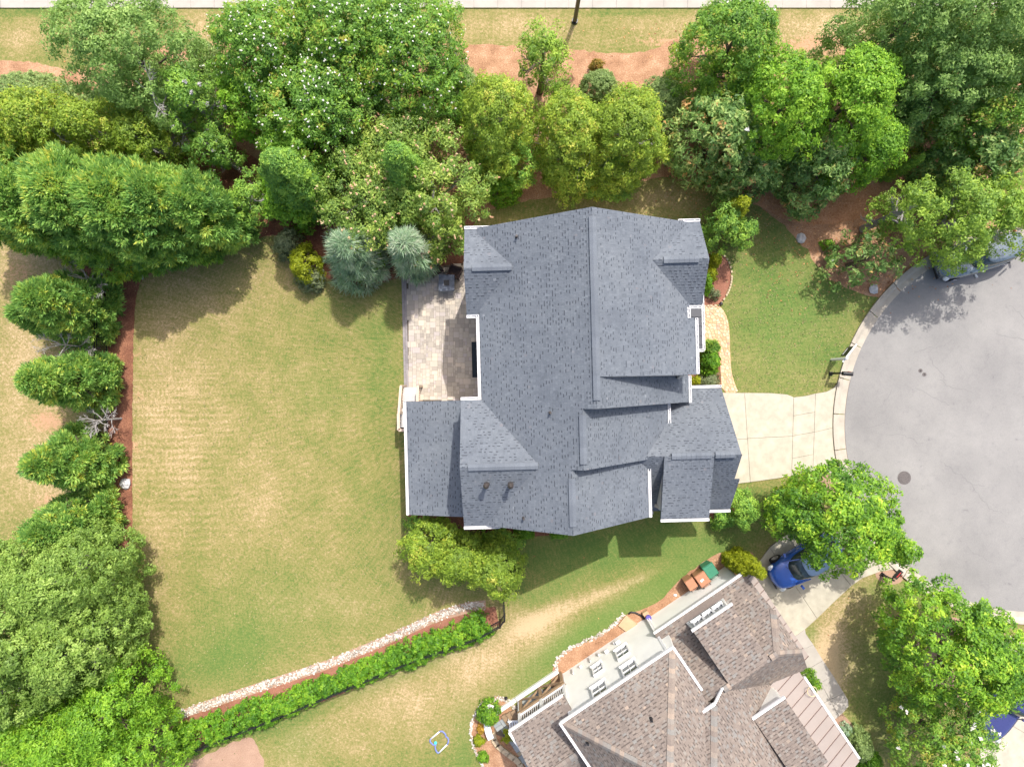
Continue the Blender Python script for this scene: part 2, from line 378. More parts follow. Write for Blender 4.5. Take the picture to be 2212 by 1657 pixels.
def shrink(poly, d):
    """inset a convex-ish polygon by d"""
    if area2(poly) < 0: poly = poly[::-1]
    q = list(poly); n = len(poly)
    for i in range(n):
        p, r = poly[i], poly[(i+1) % n]; L = math.hypot(r[0]-p[0], r[1]-p[1])
        if L < 1e-6: continue
        a, b = (r[1]-p[1])/L, -(r[0]-p[0])/L; q = clip_half(q, a, b, a*p[0]+b*p[1]-d)
        if len(q) < 3: return []
    return q
# ------------------------------------------------------------------ the ground
GX, GY = np.linspace(-34, 34, 273), np.linspace(-26, 26, 209)
gx, gy = np.meshgrid(GX, GY)
px_, py_ = gx*PX+1106, 828.5-gy*PX
dry = np.full(gx.shape, .49); soil = np.zeros(gx.shape); lush = np.zeros(gx.shape)
def blob(A, x, y, rx, ry, amt, ang=0.):
    c, s = math.cos(math.radians(ang)), math.sin(math.radians(ang))
    dx, dy = (px_-x), (py_-y); u = dx*c+dy*s; v = -dx*s+dy*c
    A += amt*np.exp(-((u/rx)**2+(v/ry)**2))
# back lawn
for b in [(400, 640, 130, 70, .36), (360, 800, 90, 130, .36), (350, 980, 100, 150, .40), (540, 900, 110, 150, .16), (580, 1080, 80, 80, .30), (600, 600, 90, 70, .22),
          (480, 1150, 120, 60, .12), (330, 1150, 60, 60, .2), (760, 1230, 90, 50, .1), (820, 1000, 40, 200, -.12), (720, 700, 90, 60, -.06), (820, 800, 60, 120, -.12), (620, 740, 100, 50, -.08),
          (500, 1300, 120, 90, -.08), (520, 1400, 90, 60, -.22), (700, 1350, 120, 60, .08), (400, 1430, 90, 60, -.10), (850, 1250, 60, 90, -.1), (380, 1290, 40, 60, .1), (720, 880, 60, 90, .05),
          (1250, 400, 260, 50, -.08), (1330, 440, 60, 40, .15), (1430, 430, 60, 30, .2), (1150, 450, 80, 25, -.1)]:
    blob(dry, *b[:4], b[4])
dry -= .42*np.maximum(0, dry-.42)*(px_ < 870)+.06
blob(lush, 520, 1390, 110, 70, .38); blob(lush, 420, 1450, 90, 50, .25); blob(lush, 830, 760, 40, 120, .22); blob(lush, 760, 690, 90, 40, .12); blob(lush, 700, 840, 80, 60, .14); blob(lush, 720, 1330, 160, 60, .12); blob(lush, 600, 1270, 160, 60, .10)
blob(lush, 900, 1440, 260, 20, .35, -23); blob(lush, 640, 1600, 60, 60, .3); blob(lush, 1000, 1620, 26, 90, .4)
blob(lush, 1700, 680, 170, 200, .55)
# front lawn
for b in [(1720, 640, 190, 200, -.22), (1650, 760, 60, 40, .12), (1800, 830, 50, 30, .15), (1740, 840, 60, 20, -.05), (1800, 760, 25, 25, -.2)]: blob(dry, *b)
# strip below the house: lush, with a straw-coloured streak next door
for b in [(1250, 1200, 170, 60, -.30), (1500, 1160, 150, 60, -.22), (1640, 1080, 60, 40, -.3), (1120, 1280, 50, 30, -.2)]: blob(dry, *b)
blob(lush, 1240, 1200, 200, 70, .38, -10); blob(lush, 1480, 1170, 140, 60, .38); blob(lush, 1180, 1285, 70, 22, .30, -22)
for b in [(1190, 1325, 75, 20, .50, -28), (1300, 1283, 70, 12, .48, -26), (1385, 1250, 45, 8, .35, -26), (1125, 1352, 50, 24, .40, -30), (1180, 1365, 60, 40, .18, -30)]: blob(dry, *b)
for b in [(1340, 1318, 200, 34, .75, -31), (1200, 1430, 120, 50, .45, -31), (1120, 1500, 80, 35, .25, -31), (1500, 1235, 100, 26, .30, -35)]: blob(lush, *b)
for b in [(900, 1450, 240, 90, .20, -20), (1060, 1440, 110, 60, .20, -30), (700, 1600, 150, 60, .12, 0), (880, 1530, 80, 40, .16), (1010, 1400, 60, 22, .12), (960, 1640, 130, 30, -.12), (850, 1420, 160, 22, -.22, -22), (620, 1560, 100, 20, -.3, -22), (1000, 1610, 40, 80, -.1)]: blob(dry, *b)
# shade-grown lawn on the right
for b in [(1790, 1400, 42, 70, .75, 8), (1850, 1300, 60, 30, .35), (1860, 1240, 40, 14, .2), (1810, 1470, 30, 40, .4)]: blob(dry, *b)
for b in [(1900, 1430, 90, 120, .30), (1920, 1560, 110, 110, .30), (1930, 1275, 90, 25, .40), (1990, 1300, 80, 30, .35), (1752, 1370, 18, 26, .5)]: blob(lush, *b)
# verge along the top pavement
for b in [(100, 60, 200, 50, .05), (1150, 60, 180, 35, .28), (1500, 60, 100, 30, .22), (1800, 70, 120, 40, .50), (430, 60, 60, 40, .30), (30, 90, 90, 30, .12), (1290, 65, 60, 30, -.12), (60, 25, 120, 12, -.35), (1350, 28, 120, 8, -.3)]: blob(dry, *b)
for b in [(1760, 105, 160, 34, .55), (1100, 92, 140, 14, .35), (1400, 92, 120, 16, .4), (1480, 90, 70, 20, .36), (200, 110, 60, 20, .3), (1790, 90, 60, 30, .3)]: blob(soil, *b)
# the neighbouring plot on the far left
for b in [(60, 560, 120, 120, .34), (60, 900, 110, 130, .30), (60, 760, 80, 60, .2), (110, 1080, 60, 50, .34), (40, 1050, 80, 80, .1)]: blob(dry, *b)
for b in [(60, 800, 90, 330, .22), (110, 910, 55, 30, .50), (150, 745, 50, 25, .44), (40, 590, 70, 50, .34), (110, 1090, 50, 40, .46), (150, 1010, 40, 40, .3)]: blob(soil, *b)
# orange clay showing at the lawn's left edge and at the rim of the streak
for b in [(297, 760, 20, 24, .46), (300, 860, 18, 30, .42), (292, 965, 16, 26, .46), (296, 1065, 16, 26, .36), (540, 545, 16, 16, .4)]: blob(soil, *b)
rows = np.exp(-((px_-370)/120)**4-((py_-1010)/190)**4)+.35*np.exp(-((px_-560)/200)**4-((py_-900)/300)**4)
soil += .12*rows
dry += 0*np.where((px_ > 295) & (px_ < 470) & (py_ > 860) & (py_ < 1180), .05*np.sin(gy*2*math.pi/.34), 0)
nx, ny = len(GX), len(GY)
V = np.stack([gx.ravel(), gy.ravel(), np.zeros(gx.size)], 1)
ii = (np.arange(ny-1)[:, None]*nx+np.arange(nx-1)[None]).ravel()
F = np.stack([ii, ii+1, ii+nx+1, ii+nx], 1)
me = bpy.data.meshes.new('lawn'); me.from_pydata(V.tolist(), [], F.tolist())
a = me.attributes.new('lawn', 'FLOAT_COLOR', 'POINT')
a.data.foreach_set('color', np.stack([dry.ravel().clip(-.2, 1.2), soil.ravel().clip(0, 1), lush.ravel().clip(0, 1), rows.ravel()], 1).astype(np.float32).ravel())
me.materials.append(M['lawn']); tag(link('lawn', me), kind='structure')
# the country beyond the frame, one big sheet a little lower
me = bpy.data.meshes.new('ground'); s = 350; me.from_pydata([(-s, -s, -.05), (s, -s, -.05), (s, s, -.05), (-s, s, -.05)], [], [(0, 1, 2, 3)])
a = me.attributes.new('lawn', 'FLOAT_COLOR', 'POINT'); a.data.foreach_set('color', [.4, 0, .1, 0]*4); me.materials.append(M['lawn']); tag(link('ground', me), kind='structure')

# planting beds
sheet('pine_straw_bed', rough(smooth_poly([(-150, 128), (60, 133), (140, 150), (170, 158), (260, 110), (470, 85), (1000, 94), (1100, 100), (1190, 112), (1240, 108), (1330, 118), (1400, 112), (1450, 92), (1490, 80), (1560, 90), (1690, 150), (1760, 140), (1850, 130), (1900, 150), (2300, 150), (2300, 420), (2060, 560), (1990, 600), (1935, 655), (1890, 640), (1850, 632), (1800, 612), (1765, 575), (1735, 530), (1705, 500), (1660, 460), (1610, 425), (1560, 410), (1500, 398), (1440, 384), (1400, 388), (1360, 400), (1270, 412), (1180, 425), (1120, 436), (1060, 452), (1020, 480), (990, 540), (900, 590), (800, 600), (640, 560), (600, 505), (560, 514), (530, 524), (480, 540), (400, 562), (340, 582), (310, 602), (240, 600), (150, 560), (100, 500), (-150, 440)], 1), 3.2), .004, M['straw'])
sheet('mulch_bed', rough(smooth_poly([(300, 380), (420, 250), (560, 350), (700, 420), (1000, 440), (1060, 452), (1030, 472), (1000, 530), (1040, 570), (1040, 585), (960, 582), (868, 600), (800, 618), (720, 610), (640, 566), (600, 505), (560, 514), (530, 524), (480, 540), (400, 562), (340, 582), (305, 602), (291, 660), (288, 760), (286, 900), (286, 1130), (284, 1300), (286, 1420), (300, 1480), (335, 1550), (330, 1620), (232, 1640), (226, 1400), (226, 1100), (236, 700), (222, 620), (180, 590), (100, 500)], 1), 1.2, 5, 6), .008, M['mulch'])
sheet('street_corner_bed', smooth_poly([(1460, 300), (1520, 320), (1600, 400), (1700, 440), (1900, 400), (1990, 340), (2000, 420), (1850, 480), (1720, 490), (1640, 445), (1560, 405), (1470, 385), (1440, 340)], 2), .012, M['leafbed'])
house_bed = smooth_poly([(1500, 540), (1540, 545), (1560, 548), (1572, 562), (1580, 590), (1578, 620), (1566, 645), (1553, 660), (1500, 662)], 1)
sheet('front_mulch_bed', house_bed, .006, M['redmulch'])
sheet('entry_mulch_bed', [(1470, 740), (1552, 740), (1556, 790), (1558, 838), (1470, 838)], .006, M['mulch'])
sheet('south_mulch_bed', smooth_poly([(878, 1080), (1110, 1080), (1200, 1130), (1210, 1155), (1130, 1160), (1060, 1165), (1000, 1180), (940, 1175), (880, 1140)], 2), .006, M['mulch'])
sheet('garage_side_bed', smooth_poly([(1500, 1080), (1575, 1080), (1600, 1060), (1615, 1090), (1590, 1125), (1500, 1120)], 2), .006, M['mulch'])
sheet('side_bed', rough(smooth_poly([(1192, 1462), (1196, 1435), (1215, 1408), (1260, 1388), (1300, 1372), (1335, 1342), (1350, 1328), (1372, 1322), (1408, 1308), (1440, 1284), (1455, 1262), (1490, 1234), (1530, 1206), (1560, 1192), (1620, 1188), (1640, 1212), (1600, 1260), (1400, 1400), (1240, 1500), (1190, 1500)], 1), 1.5, 3), .006, M['straw'])
sheet('bare_plot', rough(smooth_poly([(352, 1700), (400, 1650), (470, 1618), (530, 1592), (545, 1590), (560, 1620), (572, 1650), (590, 1720), (352, 1720)], 1), 3, 4), .006, M['soil'])
sheet('kidney_bed', smooth_poly([(1075, 1500), (1095, 1510), (1112, 1545), (1116, 1580), (1140, 1640), (1150, 1740), (1075, 1740), (1040, 1650), (1020, 1610), (1014, 1580), (1022, 1545), (1045, 1518)], 2), .006, M['straw'])
sheet('mailbox_bed', smooth_poly([(1890, 1228), (1935, 1228), (1955, 1248), (1940, 1262), (1915, 1262), (1892, 1250)], 2), .006, M['soil'])
sheet('tree_ring_bed', smooth_poly([(1990, 1340), (2080, 1330), (2180, 1360), (2190, 1440), (2150, 1520), (2060, 1540), (2000, 1490), (1975, 1410)], 2), .006, M['soil'])
sheet('apron_bed', smooth_poly([(1760, 1014), (1778, 1008), (1800, 1020), (1812, 1036), (1800, 1100), (1770, 1060)], 2), .006, M['soil'])
sheet('walk_side_bed', [(1795, 1557), (1818, 1539), (1843, 1566), (1870, 1600), (1890, 1640), (1905, 1690), (1830, 1690)], .006, M['soil'])
for pts in [[(1130, 362), (1185, 350), (1190, 425), (1140, 430)]]: sheet('bare_straw', smooth_poly(pts, 2), .012, M['straw'])

# cul-de-sac, kerb
CU = (2226, 919)
def arc(r, a0, a1, n=60): return [(CU[0]+r*math.cos(math.radians(a0+(a1-a0)*k/n)), CU[1]-r*math.sin(math.radians(a0+(a1-a0)*k/n))) for k in range(n+1)]
sheet('street', arc(404, 60, 300, 90)+[(2900, 1240), (2900, 600)], .012, M['asphalt'])
kb = MB()
def profile_arc(segs, name):
    """rolled kerb section swept along the arc; one mesh per cast length"""
    kt = tag(empty(name, (0, 0, 0)), kind='structure')
    prof = [(402, .0), (402, .018), (414, .022), (420, .11), (428, .125), (428, .0)]
    for a0, a1 in segs:
        m = LB(); n = max(3, int((a1-a0)/1.5)); V = []; a0 += .12; a1 -= .12
        for k in range(n+1):
            an = math.radians(a0+(a1-a0)*k/n)
            for r, z in prof: x, y, _ = W(CU[0]+r*math.cos(an), CU[1]-r*math.sin(an)); V.append((x, y, z))
        q = len(prof); F = [(k*q+j, k*q+j+1, (k+1)*q+j+1, (k+1)*q+j) for k in range(n) for j in range(q-1)]+[tuple(range(q)), tuple(n*q+j for j in range(q))[::-1]]
        m.add(V, F).build('kerb_stone', M['curbmat'], kt)
sg = [60+k*10.6 for k in range(24)]
profile_arc([(a, b) for a, b in zip(sg[:-1], sg[1:])], 'kerb')
sheet('apron_joint', arc(402.5, 166, 195, 20)[::-1]+arc(401, 166, 195, 20), .0145, M['jointmat'])
# hairline cracks and patches in the asphalt
ck = LB(); R = random.Random(3)
for (x, y, ang, L) in [(1975, 760, 20, 14), (2010, 775, -60, 9), (2030, 820, -30, 12), (2012, 700, 30, 12), (1860, 925, -10, 9), (1920, 940, -25, 12), (2040, 1000, -32, 16), (2100, 1050, -35, 14), (2150, 720, -20, 10), (2120, 800, 60, 8), (1900, 880, 60, 7), (2060, 640, 15, 8), (1980, 840, -20, 12), (2180, 660, -35, 8), (2090, 1180, -30, 10)]:
    a = math.radians(ang); P = [(x, y)]
    for k in range(L):
        a2 = a+R.uniform(-.7, .7); P.append((P[-1][0]+7*math.cos(a2), P[-1][1]-7*math.sin(a2)))
    for p, q in zip(P[:-1], P[1:]):
        dx, dy = q[0]-p[0], q[1]-p[1]; L_ = math.hypot(dx, dy); nx_, ny_ = -dy/L_*.35, dx/L_*.35
        ck.add([W(p[0]-nx_, p[1]-ny_, .016), W(q[0]-nx_, q[1]-ny_, .016), W(q[0]+nx_, q[1]+ny_, .016), W(p[0]+nx_, p[1]+ny_, .016)], [(0, 1, 2, 3)])
tag(ck.build('asphalt_cracks', M['crack']), kind='structure')

def slabs(name, poly, cuts, mat, z=.012, th=.045, gap=.012, thingargs=None, polys=None):
    """a paved surface: each slab a piece of its own on a strip of dark joint dirt; cuts: (p, q, region) in photo units"""
    root = tag(empty(name), kind='structure') if not thingargs else thing(name, *thingargs)
    base = sheet('joint_bed', poly, z, M['jointmat'], root)
    ps = [[W(*p)[:2] for p in Q] for Q in (polys or [poly])]
    for c in cuts:
        (x0, y0, _), (x1, y1, _) = W(*c[0]), W(*c[1]); a, b = -(y1-y0), x1-x0; L = math.hypot(a, b); a /= L; b /= L; k = a*x0+b*y0
        reg = [W(*p)[:2] for p in c[2]] if len(c) > 2 else None; out = []
        for P in ps:
            cx = sum(p[0] for p in P)/len(P); cy = sum(p[1] for p in P)/len(P)
            if reg and not inpoly(cx, cy, reg): out.append(P); continue
            A, B = clip_half(P, a, b, k), clip_half(P, -a, -b, -k)
            out += [q for q in (A, B) if len(q) >= 3 and abs(area2(q)) > .01]
        ps = out
    for P in ps:
        if area2(P) < 0: P = P[::-1]
        cx = sum(p[0] for p in P)/len(P); cy = sum(p[1] for p in P)/len(P); Q = []
        for i in range(len(P)):
            p0, p1, p2 = P[i-1], P[i], P[(i+1) % len(P)]
            d1 = Vector((p1[0]-p0[0], p1[1]-p0[1])); d2 = Vector((p2[0]-p1[0], p2[1]-p1[1]))
            if d1.length < 1e-4 or d2.length < 1e-4: continue
            n1 = Vector((-d1.y, d1.x)).normalized(); n2 = Vector((-d2.y, d2.x)).normalized(); nn = (n1+n2)
            if nn.length < .1: continue
            nn.normalize(); Q.append((p1[0]+nn.x*gap, p1[1]+nn.y*gap))
        if len(Q) >= 3: LB().prism(Q, z+.004, z+th+random.uniform(0, .006)).build('slab', mat, root)
    return root
# driveway of the grey house
drv = [(1535, 848), (1607, 848.5), (1665, 849), (1700, 852), (1714, 858), (1740, 855), (1761, 850), (1785, 846), (1800, 838), (1809, 826)]+arc(428.5, 167.6, 193.5, 14)+[(1800, 1026), (1780, 1016), (1759, 1018), (1714, 1027), (1680, 1033), (1620, 1041), (1580, 1046), (1535, 1048)]
slabs('driveway', drv, [((1607.6, 848.5), (1620, 1041)), ((1714, 859), (1708, 942), [(1620, 800), (1712, 800), (1712+40, 946), (1650, 946), (1600, 946)]) if 0 else ((1714, 850), (1709, 1035)), ((1761, 840), (1754.5, 1030)),
       ((1540, 950), (1613, 948), [(1500, 800), (1612, 800), (1618, 1100), (1500, 1100)]), ((1613, 947), (1709, 942), [(1610, 800), (1713, 800), (1713, 1100), (1612, 1100)]), ((1709, 942), (1754, 934), [(1705, 800), (1762, 800), (1762, 1100), (1705, 1100)]), ((1754, 934), (1822, 919), [(1750, 800), (1840, 800), (1840, 1100), (1750, 1100)]),
       ((1709, 899), (1754, 891), [(1705, 800), (1762, 800), (1762, 936), (1705, 944)]), ((1711, 990), (1756, 981), [(1705, 944), (1762, 936), (1762, 1100), (1705, 1100)])], M['concrete'])
# the neighbours' driveway and front walk
SD = [[(1596, 1250), (1640, 1211), (1662, 1182), (1712, 1257), (1650, 1305)], [(1650, 1305), (1712, 1257), (1764, 1335), (1739, 1358), (1700, 1385)], [(1662, 1182), (1700, 1153), (1740, 1138), (1800, 1216), (1712, 1257)],
      [(1712, 1257), (1800, 1216), (1838, 1265), (1800, 1300), (1764, 1335)], [(1740, 1138), (1800, 1133), (1863, 1147), (1885, 1178), (1900, 1234), (1862, 1248), (1838, 1265), (1800, 1216)], [(1885, 1178), (1908, 1206), (1930, 1229), (1900, 1234)]]
slabs('side_driveway', [(1590, 1255), (1640, 1211), (1664, 1178), (1700, 1153), (1740, 1138), (1800, 1132), (1863, 1147), (1885, 1178), (1908, 1206), (1930, 1229), (1900, 1234), (1862, 1249), (1838, 1265), (1800, 1300), (1763, 1335), (1739, 1358), (1700, 1385), (1640, 1330)], [], M['concrete'], polys=SD)
slabs('front_walk', [(1690, 1392), (1738, 1358), (1740, 1368), (1756, 1391), (1777, 1425), (1799, 1458), (1822, 1495), (1831, 1510), (1832, 1524), (1819, 1539), (1796, 1558), (1770, 1540)],
      [((1716, 1411), (1756, 1391)), ((1735, 1450), (1777, 1425)), ((1765, 1477), (1799, 1458)), ((1786, 1513), (1822, 1495)), ((1771, 1472), (1811, 1545), [(1740, 1464), (1810, 1464), (1850, 1500), (1800, 1600), (1760, 1560)])], M['walkconc'])
slabs('right_driveway', [(2300, 1405), (2220, 1385), (2180, 1372), (2172, 1420), (2178, 1470), (2150, 1530), (2120, 1600), (2095, 1720), (2300, 1720)],
      [((2120, 1640), (2215, 1480)), ((2175, 1560), (2260, 1610))], M['concrete'])
# pavement along the top
pv = tag(empty('pavement'), kind='structure'); sheet('joint_bed', [(-300, -45), (2600, -45), (2600, 18.8), (-300, 18.8)], .006, M['jointmat'], pv)
for k in range(-5, 50):
    x0 = 3-48.6*0+k*51.2-(3 if k > 12 else 0); (ax, ay, _), (bx, by, _) = W(x0+.1, 18.7), W(x0+50.9, -44)
    LB().prism([(ax, ay), (bx, ay), (bx, by), (ax, by)], .01, .06+.004*(k % 3)).build('slab', M['walkconc'], pv)

# pavers of the terrace: 300 nearest pieces are parts, the rest one joined part
def paved(root, inside, x0, x1, y0, y1, cell, sizes, mat, z, th, name, rest, rz=0, org=(0, 0), gap=.008, key=None, nmax=300):
    nx, ny = int((x1-x0)/cell), int((y1-y0)/cell); occ = np.zeros((nx, ny), bool); R = random.Random(11); out = []
    for j in range(ny):
        for i in range(nx):
            if occ[i, j]: continue
            R.shuffle(sizes)
            for a, b in sizes+[(1, 1)]:
                if i+a <= nx and j+b <= ny and not occ[i:i+a, j:j+b].any(): break
            occ[i:i+a, j:j+b] = True
            cx, cy = x0+(i+a/2)*cell, y0+(j+b/2)*cell; c, s = math.cos(rz), math.sin(rz); X, Y = org[0]+cx*c-cy*s, org[1]+cx*s+cy*c
            if inside(X, Y): out.append((X, Y, a*cell-gap, b*cell-gap, R.random(), R.uniform(0, .006)))
    out.sort(key=key or (lambda q: -(q[2]*q[3])))
    for q in out[:nmax]: LB().box((q[0], q[1], z+th/2+q[5]), (q[2], q[3], th), rz, q[4]).build(name, mat, root)
    if len(out) > nmax:
        m = LB()
        for q in out[nmax:]: m.box((q[0], q[1], z+th/2+q[5]), (q[2], q[3], th), rz, q[4])
        tag(m.build(rest, mat, root), kind='stuff')
ter = tag(empty('terrace'), kind='structure')
TP = [(868, 592), (905, 583), (960, 574), (1003, 568), (1060, 566), (1060, 870), (875, 870)]
sheet('joint_bed', TP, .012, M['jointmat'], ter)
TPw = [W(*p)[:2] for p in [(879, 594), (905, 587), (960, 578), (1003, 572), (1060, 570), (1060, 868), (884, 868)]]
paved(ter, lambda X, Y: inpoly(X, Y, TPw), -6, -1.2, -1.1, 6.6, .105, [(2, 2), (3, 2), (2, 3), (3, 3), (2, 2), (4, 3), (3, 2), (1, 2)], M['paver'], .016, .05, 'paver', 'pavers', key=lambda q: (q[0] > -2.3, -(q[2]*q[3])))
(ax, ay, _), (bx, by, _) = W(870, 593), W(876.5, 868); L = math.hypot(bx-ax, by-ay); an = math.atan2(by-ay, bx-ax)
for k in range(int(L/.31)):
    for r in (0, 1):
        t = (k+.5+.5*r)*.31; cx = ax+math.cos(an)*t+math.cos(an+math.pi/2)*.13*r; cy = ay+math.sin(an)*t+math.sin(an+math.pi/2)*.13*r
        LB().box((cx, cy, .046), (.30, .12, .06), an, random.random()).build('border_paver', M['paverdark'], ter)
# flagstones
def voronoi_stones(root, poly, n, mat, z, th, name, seed=1, gap=.02, sp=.30, zj=.012):
    P = [W(*p)[:2] for p in poly]; R = random.Random(seed); xs = [p[0] for p in P]; ys = [p[1] for p in P]; S = []; k = 0
    while len(S) < n and k < 60000:
        k += 1; q = (R.uniform(min(xs)-.1, max(xs)+.1), R.uniform(min(ys)-.1, max(ys)+.1))
        if inpoly(*q, P) and all((q[0]-s[0])**2+(q[1]-s[1])**2 > (sp*R.uniform(.5, 1.2))**2 for s in S): S.append(q)
    for i, q in enumerate(S):
        c = [(q[0]-.55, q[1]-.55), (q[0]+.55, q[1]-.55), (q[0]+.55, q[1]+.55), (q[0]-.55, q[1]+.55)]
        for j, r in enumerate(S):
            if i == j or abs(r[0]-q[0]) > 1.2 or abs(r[1]-q[1]) > 1.2: continue
            a, b = r[0]-q[0], r[1]-q[1]; c = clip_half(c, a, b, (a*(r[0]+q[0])+b*(r[1]+q[1]))/2)
            if len(c) < 3: break
        # trim to the outline edge nearest
        for e in range(len(P)):
            p0, p1 = P[e], P[(e+1) % len(P)]; ex, ey = p1[0]-p0[0], p1[1]-p0[1]; Le = math.hypot(ex, ey); t = ((q[0]-p0[0])*ex+(q[1]-p0[1])*ey)/Le/Le
            d = abs((q[0]-p0[0])*ey-(q[1]-p0[1])*ex)/Le
            if -.3 < t < 1.3 and d < .7 and len(c) >= 3:
                a, b = ey/Le, -ex/Le; sgn = 1 if a*q[0]+b*q[1] < a*p0[0]+b*p0[1] else -1
                c = clip_half(c, a*sgn, b*sgn, sgn*(a*p0[0]+b*p0[1]))
        if len(c) < 3: continue
        c = shrink(c, gap/2)
        if len(c) >= 3 and abs(area2(c)) > .004: LB().prism(c, z, z+th+R.uniform(0, .008), R.random()).build(name, mat, root)
fw = tag(empty('flagstone_walk'), kind='structure')
FP = smooth_poly([(1512, 663), (1546, 660), (1560, 665), (1572, 690), (1576, 720), (1577, 770), (1580, 805), (1588, 832), (1596, 849), (1559, 849), (1556, 800), (1552, 752), (1530, 745), (1500, 740)], 1)
sheet('mortar', FP, .014, M['tan'], fw)
voronoi_stones(fw, FP, 170, M['flag'], .018, .02, 'flagstone', 5, .022, .20)
ed = tag(empty('bed_edging'), kind='structure')
for P, step in (([(1560, 549), (1572, 562), (1579, 580), (1581, 600), (1576, 625), (1565, 645), (1553, 660)], 5.5), ([(1553, 661), (1540, 660), (1512, 663)], 5.5)):
    P = smooth_poly(P, 2, False)
    acc = 0
    for p, q in zip(P[:-1], P[1:]):
        L = math.hypot(q[0]-p[0], q[1]-p[1]); acc += L
        if acc > step:
            acc = 0; X, Y, _ = W(*q); LB().box((X, Y, .05), (.125, .09, .07+random.uniform(0, .015)), -math.atan2(q[1]-p[1], q[0]-p[0]), random.random()).build('edging_stone', M['edging'], ed)
ot = tag(empty('garden_patio'), kind='structure')
OP = smooth_poly([(1068, 1572), (1074, 1560), (1112, 1528), (1190, 1475), (1215, 1500), (1240, 1760), (1152, 1760), (1148, 1690), (1130, 1638), (1118, 1612), (1092, 1592), (1068, 1585)], 1)
sheet('joint_bed', OP, .012, M['jointmat'], ot)
OPw = [W(*p)[:2] for p in OP]
paved(ot, lambda X, Y: inpoly(X, Y, OPw), -9, 6, -9, 6, .22, [(3, 2), (2, 2), (2, 3), (2, 1), (3, 3), (4, 2)], M['blueflag'], .016, .03, 'flagstone', 'flagstones', math.radians(34), W(1140, 1600)[:2], .02)
arcm = LB()
for k, (x, y, an) in enumerate([(1066, 1588, -75), (1071, 1602, -58), (1080, 1612, -42), (1092, 1622, -38), (1104, 1631, -36), (1116, 1640, -45), (1126, 1655, -62), (1130, 1672, -75)]):
    X, Y, _ = W(x, y); LB().box((X, Y, .09), (.42, .28, .14), math.radians(an), .5).build('patio_edge_stone', M['edging'], ot)

# pebbles
def pebbles(name, strips, per_m2, r0, r1, seed, z=.01):
    R = random.Random(seed); m = LB()
    for line, wd in strips:
        line = smooth_poly(line, 2, False)
        for p, q in zip(line[:-1], line[1:]):
            L = math.hypot(q[0]-p[0], q[1]-p[1]); n = int(L*wd/1600*per_m2); dx, dy = (q[0]-p[0])/max(L, 1e-6), (q[1]-p[1])/max(L, 1e-6)
            for _ in range(n):
                t, s_ = R.uniform(0, L), R.gauss(0, .27)*wd
                if abs(s_) > wd*.62: continue
                X, Y, _z = W(p[0]+dx*t-dy*s_, p[1]+dy*t+dx*s_); r = R.uniform(r0, r1)
                m.ball((X, Y, z+r*.3), r, 5, 3, (R.uniform(.7, 1.3), R.uniform(.6, 1.1), .6), R.random(), .25, R.random())
    return tag(m.build(name, M['pebble']), kind='stuff')
sheet('pebble_strip_bed', [(1049, 1296), (1010, 1300), (950, 1318), (850, 1365), (704, 1426), (516, 1488), (478, 1501), (400, 1530), (347, 1547), (335, 1562), (352, 1566), (478, 1522), (516, 1509), (704, 1447), (850, 1386), (950, 1340), (1050, 1314)], .008, M['soil'])
sheet('hedge_mulch_bed', [(1050, 1312), (950, 1340), (850, 1386), (704, 1447), (516, 1509), (352, 1566), (330, 1620), (360, 1650), (470, 1607), (623, 1545), (901, 1433), (1030, 1375), (1078, 1348), (1070, 1310)], .006, M['redmulch'])
tag(pebbles('pebble_strip', [([(1046, 1306), (1010, 1308), (944, 1330), (850, 1375), (703, 1437), (516, 1498), (478, 1511), (400, 1539), (342, 1556)], 17)], 360, .03, .062, 2))
pebbles('white_stone_edging', [([(1205, 1450), (1198, 1436), (1212, 1412), (1245, 1392), (1300, 1370), (1330, 1345), (1348, 1326)], 9), ([(1117, 1538), (1105, 1516), (1085, 1507), (1062, 1510), (1040, 1522)], 11), ([(1040, 1522), (1024, 1545), (1015, 1580), (1022, 1610), (1040, 1650), (1070, 1690)], 6), ([(1498, 1290), (1440, 1322), (1409, 1340)], 3)], 300, .03, .07, 5)

# scattered weeds and dry tufts in the turf: too many to count
m = LB(); R = random.Random(21)
for _ in range(5200):
    x, y = R.uniform(290, 1100), R.uniform(540, 1640)
    if R.random() < .3: x, y = R.uniform(1570, 1850), R.uniform(480, 850)
    if (x > 865 and x < 1500 and 430 < y < 1170) or y > 1640-(x-330)*.42 and x < 1060 and R.random() < .5: continue
    X, Y, _z = W(x, y)
    if x > 1560 and math.hypot(x-CU[0], y-CU[1]) < 436: continue
    if x > 1680 and y < 500+(x-1680)*.9: continue
    if x < 870 and y < 560+(600-x)*.12: continue
    for k in range(3):
        a = R.uniform(0, 6.3); s = R.uniform(.03, .07); m.add([(X, Y, .005), (X+s*math.cos(a)-.012*math.sin(a), Y+s*math.sin(a)+.012*math.cos(a), .05), (X+s*math.cos(a)+.012*math.sin(a), Y+s*math.sin(a)-.012*math.cos(a), .045)], [(0, 1, 2)], R.random())
M['tuft'] = attrmat('turf_tuft', [(0, (.07, .14, .03)), (.5, (.13, .19, .05)), (.6, (.36, .28, .15)), (1, (.52, .40, .25))], .9, .1, 20)
tag(m.build('turf_tufts', M['tuft']), kind='stuff')
